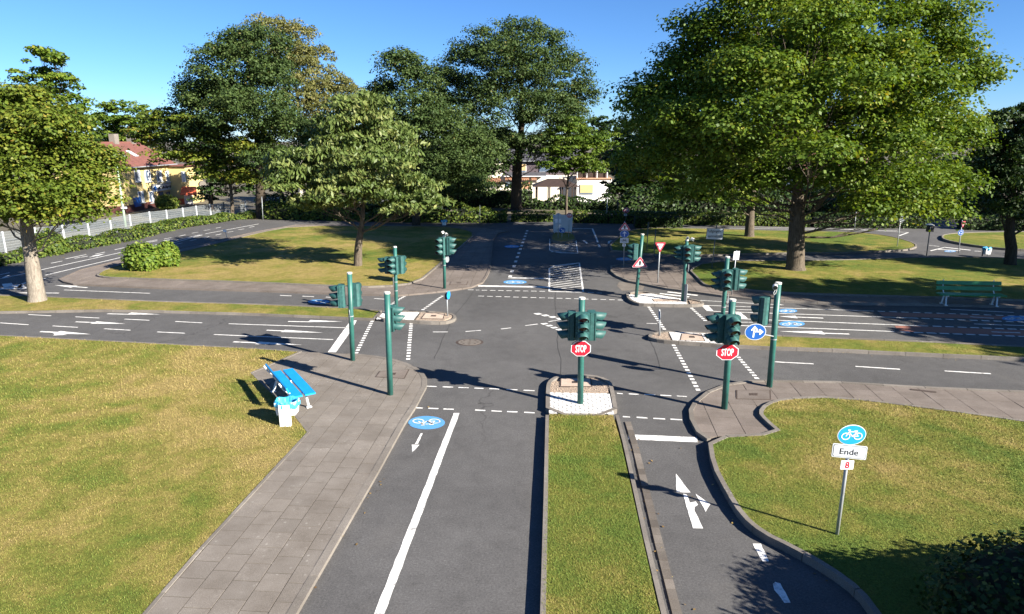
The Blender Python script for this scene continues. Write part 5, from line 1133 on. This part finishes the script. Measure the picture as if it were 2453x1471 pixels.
# --- shrubs and hedges
def shrub(name, label, cat, base, blobs, leaf, n, size, seed, group=None, z0=0.0, jit=0.10):
    """blobs: local (x, y, z, rx, ry, rz); leaves on the skin, solid dark core added inside to block light"""
    rs = np.random.RandomState(seed); t = thing(name, label, cat, (base[0], base[1], z0), 0, group)
    w = np.array([b[3] * b[5] + b[4] * b[5] + b[3] * b[4] for b in blobs]); w = w / w.sum(); Ps, Ns = [], []; core = MB()
    for b, k in zip(blobs, w):
        m = int(n * k); q = unit(rs.normal(size=(m, 3))); c = np.array(b[:3]); r = np.array(b[3:])
        P = c + q * r * (1 + rs.normal(size=(m, 1)) * jit); Ps.append(P); Ns.append(unit(q / r))
        u = [(c[0] + r[0] * .93 * math.cos(a) * math.cos(e), c[1] + r[1] * .93 * math.sin(a) * math.cos(e), c[2] + r[2] * .93 * math.sin(e)) for e in (-1.2, -.6, 0, .6, 1.2) for a in np.arange(0, 6.28, 6.2832 / 10)]
        core.add(u, [(i * 10 + j, i * 10 + (j + 1) % 10, (i + 1) * 10 + (j + 1) % 10, (i + 1) * 10 + j) for i in range(4) for j in range(10)] + [tuple(range(40, 50)), tuple(range(10))[::-1]])
    P, N = np.concatenate(Ps), np.concatenate(Ns)
    ok = P[:, 2] > 0.02
    for b in blobs: ok &= (np.sum(((P - np.array(b[:3])) / (np.array(b[3:]) * .80)) ** 2, 1) > 1)
    P, N = P[ok], N[ok]; N = unit(N * .8 + np.array((0, 0, .4)) + rs.normal(size=N.shape) * .5); T, B = leaf_axes(rs, len(P), N, *size)
    core.obj('shade_core', M['core'], t); quads('foliage', P, T, B, np.clip(rs.rand(len(P)) * .8 + rs.normal(size=len(P)) * .1 + .1, 0, 1), M[leaf], t); return t
def hedge(name, label, pts, width, height, leaf, dens, size, seed, z0=0.0, rough=0.0, cat='hedge', group=None, zfun=None):
    """pts: world polyline of the centre line; box shaped with soft edges"""
    rs = np.random.RandomState(seed); o0 = pts[0]; t = thing(name, label, cat, (o0[0], o0[1], z0), 0, group); Ps, Ns = [], []; core = MB()
    ph = rs.uniform(0, 6.28, 6)
    for a, b in zip(pts[:-1], pts[1:]):
        L = math.hypot(b[0] - a[0], b[1] - a[1]); d = np.array((b[0] - a[0], b[1] - a[1])) / L; nn = np.array((-d[1], d[0])); m = int(L * (width + 2 * height) * dens)
        s = rs.uniform(0, L, m); u = rs.uniform(0, 2 * height + width, m)
        lat = np.where(u < height, -width / 2, np.where(u > height + width, width / 2, u - height - width / 2)); z = np.where(u < height, u, np.where(u > height + width, 2 * height + width - u, height))
        nz = np.where((u >= height) & (u <= height + width), 1.0, 0.15); nl = np.where(u < height, -1.0, np.where(u > height + width, 1.0, 0.0))
        xx = a[0] + d[0] * s; yy = a[1] + d[1] * s
        wob = 1 + rough * (np.sin(xx * 1.3 + ph[0]) * .5 + np.sin(xx * 3.1 + yy * 1.7 + ph[1]) * .35 + np.sin(yy * 2.3 + ph[2]) * .4)
        edge = 1 - 0.12 * (np.abs(lat) / (width / 2)) ** 4
        z = z * wob * edge; lat = lat * (1 + .10 * rs.normal(size=m)) * (1 - .15 * (z / height) ** 3); z = z + rs.normal(size=m) * .05 * height
        Ps.append(np.stack([xx + nn[0] * lat - o0[0], yy + nn[1] * lat - o0[1], np.maximum(z, .01)], 1)); Ns.append(np.stack([nn[0] * nl, nn[1] * nl, nz], 1))
        k = int(max(1, L / 1.0))
        for i in range(k):
            c = (a[0] + d[0] * L * (i + .5) / k, a[1] + d[1] * L * (i + .5) / k); wb = 1 + rough * (math.sin(c[0] * 1.3 + ph[0]) * .5 + math.sin(c[0] * 3.1 + c[1] * 1.7 + ph[1]) * .35 + math.sin(c[1] * 2.3 + ph[2]) * .4)
            hh = height * max(.2, wb) * .70; core.box((c[0] - o0[0], c[1] - o0[1], hh / 2), (L / k, width * .80, hh), Matrix.Rotation(math.atan2(d[1], d[0]), 3, 'Z'))  # unseen dark box added within the leaves to stop light passing through
    P, N = np.concatenate(Ps), np.concatenate(Ns); N = unit(N * .7 + np.array((0, 0, .35)) + rs.normal(size=N.shape) * .5); T, B = leaf_axes(rs, len(P), N, *size)
    core.obj('shade_core', M['core'], t); quads('foliage', P, T, B, np.clip(rs.rand(len(P)) * .8 + rs.normal(size=len(P)) * .1 + .1, 0, 1), M[leaf], t); return t
vg = GP([(-300, 690), (0, 641), (68, 626), (190, 602), (326, 577), (462, 543), (544, 530), (630, 521)])
hedge('ivy_hedge', 'low loose ivy hedge along the foot of the left fence', offset(vg, .95, False), 1.5, .48, 'lf_ivy', 150, (.15, .11), 60, rough=.45)
shrub('round_shrub', 'rounded mound of ivy by the fence behind the left maple', 'shrub', G(108, 612), [(0, .4, .45, .85, .7, .75)], 'lf_ivy', 2200, (.17, .13), 61)
hedge('ivy_hedge', 'low sprawling ivy bank between the far lawn corner and grey board', [G(640, 522), G(900, 529), G(1060, 531), G(1215, 531)], 1.5, .95, 'lf_ivy', 90, (.20, .15), 62, rough=.45)
hedge('trimmed_hedge', 'short trimmed hedge just left of the grey board', [G(1225, 530), G(1330, 530)], 1.0, .72, 'lf_ivy', 150, (.15, .11), 63)
hedge('trimmed_hedge', 'long clipped green hedge along the far road, right of the board', [G(1372, 532), G(1600, 536), G(1935, 542)], 1.1, .86, 'lf_ivy', 150, (.15, .11), 64, rough=.06)
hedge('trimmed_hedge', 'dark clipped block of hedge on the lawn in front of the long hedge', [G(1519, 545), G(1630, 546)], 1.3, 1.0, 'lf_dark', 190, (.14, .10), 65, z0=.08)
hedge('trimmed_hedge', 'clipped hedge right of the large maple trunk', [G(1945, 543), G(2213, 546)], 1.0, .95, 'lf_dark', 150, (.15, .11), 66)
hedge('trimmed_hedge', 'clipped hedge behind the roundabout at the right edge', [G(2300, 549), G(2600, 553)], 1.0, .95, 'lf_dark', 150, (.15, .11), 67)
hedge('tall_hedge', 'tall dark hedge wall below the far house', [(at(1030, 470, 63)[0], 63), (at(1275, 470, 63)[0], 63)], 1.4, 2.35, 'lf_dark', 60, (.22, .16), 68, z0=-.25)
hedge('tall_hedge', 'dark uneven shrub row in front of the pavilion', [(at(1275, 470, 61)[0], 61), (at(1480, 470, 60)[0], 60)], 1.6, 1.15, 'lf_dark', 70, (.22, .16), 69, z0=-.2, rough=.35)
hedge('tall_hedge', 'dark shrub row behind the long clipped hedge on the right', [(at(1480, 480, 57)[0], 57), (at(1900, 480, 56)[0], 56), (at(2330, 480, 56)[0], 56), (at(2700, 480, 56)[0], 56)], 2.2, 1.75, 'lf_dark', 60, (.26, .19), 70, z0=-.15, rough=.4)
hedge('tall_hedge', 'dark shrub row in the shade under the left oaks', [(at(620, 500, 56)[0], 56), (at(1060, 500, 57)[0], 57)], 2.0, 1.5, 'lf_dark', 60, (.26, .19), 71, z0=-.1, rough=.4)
shrub('round_shrub', 'larger of two round leafy bushes on the tip of the left island', 'shrub', G(342, 645, .1), [(0, .1, .52, .78, .7, .66), (.25, -.1, .42, .62, .55, .5)], 'lf_bush', 4200, (.15, .13), 72, z0=.1, jit=.11)
shrub('round_shrub', 'smaller of two round leafy bushes on the tip of the left island', 'shrub', G(404, 637, .1), [(0, 0, .52, .50, .48, .60)], 'lf_bush', 2300, (.15, .13), 73, z0=.1, jit=.11)
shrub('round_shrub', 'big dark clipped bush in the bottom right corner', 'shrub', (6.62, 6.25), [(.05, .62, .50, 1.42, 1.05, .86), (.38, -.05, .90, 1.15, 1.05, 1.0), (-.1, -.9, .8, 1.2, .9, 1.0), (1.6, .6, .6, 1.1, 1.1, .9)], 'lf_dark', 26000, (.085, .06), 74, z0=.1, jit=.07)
shrub('round_shrub', 'small yellowish bush before the wall of the yellow house', 'shrub', (at(400, 490, 84)[0], 84), [(0, 0, .8, 1.3, 1.0, .9)], 'lf_ivy', 1500, (.3, .2), 75, z0=-2.5)

# --- fallen leaves along the kerbs
def litter(n, seed):
    rs = np.random.RandomState(seed); P = []
    lines = [GP(q, 0) for q in ([(1000, 975), (705, 1471)], [(1652, 1010), (1704, 1120), (1774, 1240), (1895, 1318), (2052, 1420)], [(1500, 1020), (1610, 1471)], [(600, 698), (1060, 700), (1160, 680)], [(1470, 655), (1600, 694), (1810, 718), (2400, 735)], [(1770, 835), (2400, 862)], [(0, 650), (330, 584), (640, 528)], [(1100, 536), (1700, 545)])]
    for k in range(n):
        L = lines[rs.randint(len(lines))]; i = rs.randint(len(L) - 1); u = rs.rand(); s = rs.normal() * .22
        a, b = L[i], L[i + 1]; P.append((a[0] + (b[0] - a[0]) * u + s, a[1] + (b[1] - a[1]) * u + rs.normal() * .12, .012 if True else 0))
    C = np.array(P); N = unit(np.array((0, 0, 1.0)) + rs.normal(size=C.shape) * .25); T, B = leaf_axes(rs, n, N, .055, .04)
    C[:, 2] += .004
    o = quads('fallen_leaves', C, T, B, rs.rand(n), M['lf_fallen']); tag(o, 'scattered dry brown leaves lying along the kerbs', 'leaves', kind='stuff')
M['lf_fallen'] = m_leaf('fallen_leaf', [(0.0, (0.12, 0.07, 0.03)), (0.6, (0.26, 0.17, 0.06)), (1.0, (0.36, 0.27, 0.09))], 0.1)
litter(260, 5)
# ================================================================== fence, lamp, houses
M['yellow'] = plain('yellow_render', (0.50, 0.39, 0.17), 0.85, var=0.08, scale=0.8, bmp=.1)
M['cream'] = plain('cream_render', (0.74, 0.68, 0.56), 0.85, var=0.05, scale=0.8)
M['white_wall'] = plain('white_render', (0.78, 0.77, 0.74), 0.85, var=0.04, scale=0.8)
M['brick_dark'] = plain('dark_red_plinth', (0.09, 0.03, 0.025), 0.85, var=0.3, scale=4)
M['roof_red'] = plain('red_brown_tile', (0.15, 0.058, 0.045), 0.8, var=0.3, scale=3)
M['roof_dark'] = plain('dark_grey_tile', (0.06, 0.06, 0.07), 0.7, var=0.3, scale=3)
M['purple'] = plain('purple_grey_cladding', (0.085, 0.065, 0.075), 0.8, var=0.12, scale=2)
M['pane'] = plain('window_pane', (0.10, 0.14, 0.20), 0.08, var=0.2, scale=1)
M['curtain'] = plain('net_curtain', (0.50, 0.54, 0.58), 0.8, var=0.1, scale=3)
M['brown'] = plain('brown_window_wood', (0.11, 0.035, 0.022), 0.6)
M['blind'] = plain('tan_roller_blind', (0.52, 0.37, 0.18), 0.7, var=0.08, scale=2)
M['orange'] = plain('orange_awning', (0.46, 0.25, 0.15), 0.8, var=0.15, scale=4)
M['awning_red'] = plain('red_awning_tile', (0.50, 0.10, 0.045), 0.7, var=0.12, scale=3)
M['wood_dark'] = plain('dark_timber', (0.035, 0.020, 0.014), 0.8, var=0.3, scale=3)
M['lamp_green'] = plain('pale_green_lamp_paint', (0.30, 0.42, 0.30), 0.5, var=0.1, scale=3)
M['fence'] = plain('zinc_fence_wire', (0.30, 0.33, 0.34), 0.5, 0.2, 0.1, 5)
M['street'] = M['asphalt']
# street behind the fence
mb = MB(); prof = []
for y in range(20, 121, 5):
    xf = fence_x(min(y, 80))
    prof.append([(x, y, terrain(x, y) + 0.03) for x in (xf - 4.0, xf - 5.5, xf - 7, xf - 9, xf - 11.5)])
for i in range(len(prof) - 1):
    for j in range(4): mb.add([prof[i][j], prof[i + 1][j], prof[i + 1][j + 1], prof[i][j + 1]], [(0, 1, 2, 3)])
struct('street', mb, M['asphalt'])

T = thing('mesh_fence', 'zinc wire mesh fence with white posts along the left road', 'fence', (0, 0, 0))
fp = [(-140, 640), (-60, 622), (14, 605), (90, 591), (156, 583), (215, 572), (268, 562), (315, 553), (362, 545), (402, 538), (441, 532), (473, 527), (506, 523), (538, 518), (590, 515), (640, 513)]
ft = [575, 565, 555, 545, 539, 531, 522, 514, 507, 503, 498, 493, 489, 484, 480, 477]
FW = []
for (x, y), yt in zip(fp, ft):
    gx, gy = G(x, y - 2); FW.append((gx, gy, at(x, yt, gy)[1]))
for k, (x, y, h) in enumerate(FW):
    mb = MB(); mb.box((x, y, h / 2 - .05), (.075, .075, h + .12)); mb.obj('post', M['s_grey'] if k != 13 else M['zinc_dark'], T)
    if k + 1 < len(FW):
        x2, y2, h2 = FW[k + 1]; mb = MB(); L = math.hypot(x2 - x, y2 - y); n = int(L / .055)
        for i in range(1, n):
            u = i / n; px, py, ph = x + (x2 - x) * u, y + (y2 - y) * u, h + (h2 - h) * u; mb.box((px, py, ph / 2), (.012, .012, ph - .04))
        for i in range(8):
            u = (i + .3) / 7.6; a, b = Vector((x, y, h * u)), Vector((x2, y2, h2 * u)); mb.tube([a, b], .0065, 4, False)
        mb.obj('wire_panel', M['fence'], T)
x, y = G(300.5, 541); T = thing('street_lamp', 'tall pale green street lamp standing behind the left fence', 'street lamp', (x, y, -.1))
xt, zt = at(276, 368, y); xa, za = at(258, 365, y)
mb = MB(); mb.tube([(0, 0, -.1), ((xt - x) * .3, 0, zt * .3), (xt - x, 0, zt + .1)], [.10, .08, .05], 10); mb.obj('pole', M['lamp_green'], T, True)
mb = MB(); mb.tube([(xt - x, 0, zt + .08), (xa - x + .2, 0, za + .1)], .04, 8); mb.obj('arm', M['lamp_green'], T)
mb = MB(); mb.tube([(xt - x - .15, 0, zt + .12), (xa - x - .1, 0, za + .1)], [.06, .10], 8); mb.obj('lamp_housing', M['s_white'], T)
xs, zs = at(299, 497.5, y); mb = MB(); mb.plate(rrect(.22, .07, .01), (xs - x, -.12, zs + .1), 0, 0, .01); o = mb.obj('street_name_plate', M['s_white'], T)

# --- yellow house, long side facing right
XF = -46.4
def atX(px, py, X=XF):
    d = ray(px, py); t = X / d[0]; return (t * d[1], CAM_H + t * d[2])
T = thing('yellow_house', 'two storey yellow house with red brown tiled roof behind the left fence', 'house', (XF, 80, -2.5))
def TL(x, y, z): return (x - XF, y - 80, z + 2.5)
Y0, Y1, ZB, ZE, XB, ZR = 79.6, 92.5, -2.6, 2.95, -55.0, 5.6
mb = MB(); v = [TL(XF, Y0, ZB), TL(XF, Y1, ZB), TL(XB, Y1, ZB), TL(XB, Y0, ZB), TL(XF, Y0, ZE), TL(XF, Y1, ZE), TL(XB, Y1, ZE), TL(XB, Y0, ZE), TL((XF + XB) / 2, Y0, ZR - .1), TL((XF + XB) / 2, Y1, ZR - .1)]
mb.add(v, [(0, 1, 5, 4), (2, 3, 7, 6), (3, 0, 4, 8, 7), (1, 2, 6, 9, 5)]); mb.obj('wall', M['yellow'], T)
mb = MB(); mb.box(TL(XF + .03, (Y0 + Y1) / 2, ZB + .45), (.10, Y1 - Y0 + .1, .9)); mb.box(TL((XF + XB) / 2, Y0 - .03, ZB + .45), (XF - XB, .1, .9)); mb.obj('plinth', M['brick_dark'], T)
# bay at the far end, its face turned to the viewer
mb = MB(); BX0, BX1, BY0, BY1 = XF - .1, XF + 2.35, 91.2, 96
mb.box(TL((BX0 + BX1) / 2, (BY0 + BY1) / 2, (ZB + 2.5) / 2), (BX1 - BX0, BY1 - BY0, 2.5 - ZB)); mb.obj('bay', M['yellow'], T)
mb = MB(); mb.box(TL((BX0 + BX1) / 2 + .1, (BY0 + BY1) / 2 - .1, 2.58), (BX1 - BX0 + .5, BY1 - BY0 + .5, .16)); mb.obj('bay_roof', M['roof_red'], T)
mb = MB(); mb.box(TL((BX0 + BX1) / 2, BY0 - .03, ZB + .4), (BX1 - BX0, .08, .8)); mb.obj('bay_plinth', M['awning_red'], T)
# roof in courses
RO = MB(); xr = (XF + XB) / 2
def roof_side(x0, z0, x1, z1, y0, y1, n, mname, par, th=.09, mat='roof_red'):
    for k in range(n):
        a, b = k / n, (k + 1) / n; mb = MB(); xa, za, xb, zb = x0 + (x1 - x0) * a, z0 + (z1 - z0) * a, x0 + (x1 - x0) * b, z0 + (z1 - z0) * b
        v = [TL(xa, y0, za + th), TL(xa, y1, za + th), TL(xb, y1, zb + th * .4), TL(xb, y0, zb + th * .4), TL(xa, y0, za), TL(xa, y1, za), TL(xb, y1, zb - .02), TL(xb, y0, zb - .02)]
        mb.add(v, [(0, 3, 2, 1), (4, 5, 6, 7), (0, 1, 5, 4), (2, 3, 7, 6), (1, 2, 6, 5), (3, 0, 4, 7)]); mb.obj(mname, M[mat], par)
rf = MB(); rf.box(TL(xr, (Y0 + Y1) / 2, ZR + .05), (.3, Y1 - Y0 + .7, .18)); rf = rf.obj('roof', M['roof_red'], T)
roof_side(XF + .55, ZE - .25, xr, ZR, Y0 - .35, Y1 + .3, 14, 'tile_course', rf); roof_side(XB - .55, ZE - .25, xr, ZR, Y0 - .35, Y1 + .3, 6, 'tile_course', rf)
mb = MB(); mb.tube([TL(XF + .62, Y0 - .3, ZE - .22), TL(XF + .62, Y1 + .2, ZE - .22)], .07, 8); mb.obj('gutter', M['zinc'], rf)
for px, pt in ((276, 333), (317, 331)):
    yy = atX(px, 355, xr)[0]; mb = MB(); mb.box(TL(xr, yy, ZR + .35), (.7, 1.0, 1.5)); mb.obj('chimney', M['kerb'], rf)
for px, py in ((290, 369), (317, 369)):
    u = .5; xx = XF + .55 + (xr - XF - .55) * u; zz = ZE - .25 + (ZR - ZE + .25) * u; yy = atX(px, py, xx)[0]; mb = MB(); ang = math.atan2(ZR - ZE + .25, -(xr - XF - .55))
    mb.box(TL(xx, yy, zz + .14), (1.3, .8, .06), Matrix.Rotation(ang, 3, 'Y')); mb.obj('skylight', M['curtain'], rf)
def win_x(px0, px1, py0, py1, brown=False, case=False):
    a, b = atX(px0, (py0 + py1) / 2), atX(px1, (py0 + py1) / 2); z1 = atX((px0 + px1) / 2, py0)[1]; z0 = atX((px0 + px1) / 2, py1)[1]; y0, y1 = a[0], b[0]; c = ((y0 + y1) / 2, (z0 + z1) / 2); w, h = abs(y1 - y0), z1 - z0
    mb = MB(); mb.box(TL(XF + .02, *c), (.10, w, h)); wf = mb.obj('window', M['brown' if brown else 's_white'], T)
    for k in (-1, 1):
        mb = MB(); mb.box(TL(XF + .06, c[0] + k * w * .24, c[1]), (.06, w * .40, h * .88)); mb.obj('pane', M['pane' if (k < 0 or brown) else 'curtain'], wf)
    mb = MB(); mb.box(TL(XF + .10, c[0], z0 - .06), (.22, w + .2, .08)); mb.obj('sill', M['s_grey'], wf)
for a, b in ((322, 335), (347, 360), (375, 387), (397, 406), (411, 420)): win_x(a, b, 406 + (a - 322) * .05, 435)
for a, b in ((331, 344), (357, 368)): win_x(a, b, 458, 485)
for a, b in ((380, 391), (398, 408)): win_x(a, b, 459, 484, True)
win_x(419, 428, 459, 484)
mb = MB(); y0, y1 = atX(363, 448)[0], atX(418, 448)[0]; z1, z0 = atX(390, 441)[1], atX(390, 456)[1]; mb.box(TL(XF + .08, (y0 + y1) / 2, (z0 + z1) / 2), (.12, y1 - y0, z1 - z0)); sb = mb.obj('sign_board', M['s_grey'], T)
mb = MB(); mb.box(TL(XF + .10, (y0 + y1) / 2, z1 + .1), (.4, y1 - y0 + .3, .08)); mb.obj('sign_hood', M['zinc'], sb)
rs_ = random.Random(4); yy = y0 + (y1 - y0) * .22
mb = MB(); mb.box(TL(XF + .15, y0 + (y1 - y0) * .10, (z0 + z1) / 2), (.03, .6, .55)); mb.obj('emblem', M['s_blue'], sb); mb = MB()
while yy < y1 - .9:
    w = rs_.uniform(.12, .3); mb.box(TL(XF + .15, yy, (z0 + z1) / 2 + rs_.uniform(-.08, .05)), (.03, w, rs_.uniform(.16, .4))); yy += w + .09
mb.obj('faded_lettering', M['s_black'], sb)
y0, z0 = atX(321, 484); mb = MB(); mb.box(TL(XF + .1, atX(327, 484)[0], atX(327, 484)[1]), (.2, 1.3, 1.1)); mb.obj('display_case', M['s_blue'], T)
# bay window, door, awning
def bayp(px, py): x, z = at(px, py, BY0); return x, z
def bay_box(px0, px1, py0, py1, name, mat, d=.08, par=None):
    a, b = bayp(px0, py0), bayp(px1, py1); mb = MB(); mb.box(TL((a[0] + b[0]) / 2, BY0 - d / 2, (a[1] + b[1]) / 2), (abs(b[0] - a[0]), d, abs(a[1] - b[1]))); return mb.obj(name, M[mat], par or T)
w_ = bay_box(434, 446, 411, 436, 'window', 's_white'); bay_box(436, 444, 413, 435, 'pane', 'curtain', .12, w_)
bay_box(441, 464, 465, 491, 'door', 'white_wall', .10)
a, b = bayp(436, 447), bayp(485, 464); mb = MB(); x0, x1 = a[0], bayp(470, 450)[0]; zt_, zb_ = a[1], b[1]
mb.add([TL(x0, BY0 - .02, zt_), TL(x1, BY0 - .02, zt_), TL(x1 + .7, BY0 - 1.5, zb_), TL(x0 + .3, BY0 - 1.5, zb_), TL(x0, BY0 - .02, zt_ - .08), TL(x1, BY0 - .02, zt_ - .08), TL(x1 + .7, BY0 - 1.5, zb_ - .08), TL(x0 + .3, BY0 - 1.5, zb_ - .08)], [(0, 3, 2, 1), (4, 5, 6, 7), (0, 1, 5, 4), (1, 2, 6, 5), (2, 3, 7, 6), (3, 0, 4, 7)]); mb.obj('door_canopy', M['awning_red'], T)
mb = MB(); c = bayp(476, 443); mb.tube([TL(c[0], BY0 + 1, c[1]), TL(c[0] + .25, BY0 + .7, c[1])], [.5, .45], 16); mb.obj('satellite_dish', M['kerb'], T)
bay_box(433, 466, 491, 500, 'door_step', 'awning_red', .9)

# --- far house in the middle
HY = 95.0
T = thing('terraced_house', 'far white house with dark clad upper floor behind the middle oak', 'house', (at(1300, 470, HY)[0], HY, -2.5)); HX = T.location.x
def HP(px, py, y=HY): x, z = at(px, py, y); return (x - HX, z + 2.5)
def hbox(name, px0, px1, py0, py1, mat, yf=0.0, d=.1, par=None):
    a, b = HP(px0, py0), HP(px1, py1); mb = MB(); mb.box(((a[0] + b[0]) / 2, yf + d / 2, (a[1] + b[1]) / 2), (b[0] - a[0], d, a[1] - b[1])); return mb.obj(name, M[mat], par or T)
hbox('wall', 1139, 1380, 420, 486, 'cream', 0, 6); hbox('wall', 1380, 1460, 427, 488, 'white_wall', -1.5, 7)
hbox('upper_wall', 1205, 1384, 386, 421, 'purple', .6, 6); hbox('upper_wall', 1182, 1205, 391, 421, 'cream', .3, 6)
hbox('coping', 1378, 1462, 425, 427.6, 'orange', -1.7, 7.3)
for k in range(6):
    a0, a1 = 386 - k * 4.6, 386 - (k + 1) * 4.6; p, q = HP(1150, a0), HP(1400, a1); y0, y1 = .2 + k * .62, .2 + (k + 1) * .62; mb = MB()
    v = [(p[0], y0, p[1] + .1), (q[0], y0, p[1] + .1), (q[0], y1, q[1] + .03), (p[0], y1, q[1] + .03), (p[0], y0, p[1]), (q[0], y0, p[1])]
    mb.add(v, [(0, 1, 2, 3), (4, 5, 1, 0)]); mb.obj('tile_course', M['roof_dark'], T)
hbox('gutter', 1150, 1400, 385, 387.3, 'zinc', .05, .14)
for k in range(3):
    p, q = HP(1209, 421 - k * 2.5), HP(1308, 421 - (k + 1) * 2.5); y0, y1 = -.9 + k * .45, -.9 + (k + 1) * .45; mb = MB()
    mb.add([(p[0], y0, p[1] + .08), (q[0], y0, p[1] + .08), (q[0], y1, q[1] + .02), (p[0], y1, q[1] + .02), (p[0], y0, p[1]), (q[0], y0, p[1])], [(0, 1, 2, 3), (4, 5, 1, 0)]); mb.obj('canopy_course', M['roof_dark'], T)
hbox('gutter', 1207, 1310, 420.6, 422.2, 's_white', -1.0, .12)
def hwin(px0, px1, py0, py1, glass, yf):
    w = hbox('window', px0, px1, py0, py1, 's_white', yf - .08, .14)
    if glass == 'blind': hbox('roller_blind', px0 + 1, px1 - 1, py0 + 1, py1 - 4, 'blind', yf - .12, .06, w); hbox('pane', px0 + 1, px1 - 1, py1 - 4, py1 - 1, 'pane', yf - .12, .06, w)
    else:
        m = (px0 + px1) / 2; hbox('pane', px0 + 1, m - .6, py0 + 1, py1 - 1, 'pane', yf - .12, .06, w); hbox('pane', m + .6, px1 - 1, py0 + 1, py1 - 1, 'pane', yf - .12, .06, w)
hwin(1245, 1261, 391, 413, 'blind', .6); hwin(1229, 1237, 391, 413, 'blind', .6); hwin(1292, 1326, 390, 412.5, 'pane', .6); hwin(1341, 1358, 390, 412, 'blind', .6)
hwin(1157, 1181, 435, 450, 'pane', 0); hwin(1211, 1230, 435, 449, 'pane', 0); hwin(1386, 1418, 440, 464, 'blind', -1.5)
hbox('door', 1247, 1257, 436, 452, 'blind', -.08, .1); hbox('door', 1257, 1270, 436, 452, 'orange', -.08, .1)
for a, b, y in ((1154, 1200, 428), (1210, 1230, 424.5), (1245, 1267, 424.5), (1272, 1285, 424.5)):
    p, q = HP(a, y), HP(b, y + 4); mb = MB(); n = max(3, int((b - a) / 4)); 
    mb.add([(p[0], -.05, p[1] + .15), (q[0], -.05, p[1] + .15), (q[0], -1.3, q[1] + .1), (p[0], -1.3, q[1] + .1)], [(0, 3, 2, 1), (0, 1, 2, 3)])
    for i in range(n): 
        x0, x1 = p[0] + (q[0] - p[0]) * i / n, p[0] + (q[0] - p[0]) * (i + 1) / n; mb.add([(x0, -1.3, q[1] + .1), (x1, -1.3, q[1] + .1), (x1 - .05, -1.32, q[1] - .06), ((x0 + x1) / 2, -1.32, q[1] - .12), (x0 + .05, -1.32, q[1] - .06)], [(0, 4, 3, 2, 1), (0, 1, 2, 3, 4)])
    mb.obj('awning', M['orange'], T)
rl = hbox('terrace_rail', 1381, 1453, 406, 407.6, 's_white', -1.2, .08)
for px in (1381, 1404, 1428, 1452): hbox('rail_post', px - .6, px + .6, 406, 425, 's_white', -1.2, .08, rl)
hbox('planter', 1383, 1452, 411, 425, 'wood_dark', -.9, .3)
# pavilion
PYY = 77.0; T = thing('garden_pavilion', 'dark timber pavilion with hipped roof in front of the far house', 'pavilion', (at(1330, 470, PYY)[0], PYY, -1.9)); PX = T.location.x
def PP(px, py, y=PYY): x, z = at(px, py, y); return (x - PX, z + 1.9)
a, b, c, d = PP(1275, 445), PP(1385, 445), PP(1312, 428), PP(1350, 428); rr = (b[0] - a[0]) / 2; mb = MB()
mb.add([(a[0], -rr * .8, a[1]), (b[0], -rr * .8, a[1]), (b[0], rr * .8, a[1]), (a[0], rr * .8, a[1]), (c[0], 0, c[1]), (d[0], 0, c[1])], [(0, 1, 5, 4), (1, 2, 5), (2, 3, 4, 5), (3, 0, 4), (3, 2, 1, 0)]); mb.obj('roof', M['wood_dark'], T)
for k in range(4):
    for s in (-1, 1):
        x = a[0] + .5 + (b[0] - a[0] - 1.0) * k / 3; mb = MB(); mb.box((x, s * rr * .65, a[1] / 2), (.14, .14, a[1])); mb.obj('post', M['wood_dark'], T)
# house glimpsed behind the large maple
hy = 86.0; T = thing('red_roofed_house', 'red tiled roof glimpsed through the large maple', 'house', (at(2015, 480, hy)[0], hy, -2.4)); x0, x1 = at(1930, 400, hy)[0] - T.location.x, at(2110, 400, hy)[0] - T.location.x
zr, ze = at(2015, 352, hy)[1] + 2.4, at(2015, 425, hy)[1] + 2.4
mb = MB(); mb.box(((x0 + x1) / 2, 3, ze / 2), (x1 - x0, 7, ze)); mb.obj('wall', M['cream'], T)
for k in range(9):
    u, w = k / 9, (k + 1) / 9; mb = MB(); y0, y1 = -1 + 4 * u, -1 + 4 * w; a0, a1 = ze + (zr - ze) * u, ze + (zr - ze) * w
    mb.add([(x0 - .4, y0, a0 + .1), (x1 + .4, y0, a0 + .1), (x1 + .4, y1, a1 + .03), (x0 - .4, y1, a1 + .03), (x0 - .4, y0, a0), (x1 + .4, y0, a0)], [(0, 1, 2, 3), (4, 5, 1, 0)]); mb.obj('tile_course', M['roof_red'], T)
mb = MB(); mb.box((x0 + 3, -.56, ze - 1.3), (1.2, .1, 1.3)); w_ = mb.obj('window', M['s_white'], T); mb = MB(); mb.box((x0 + 3, -.60, ze - 1.3), (1.0, .1, 1.1)); mb.obj('pane', M['pane'], w_)
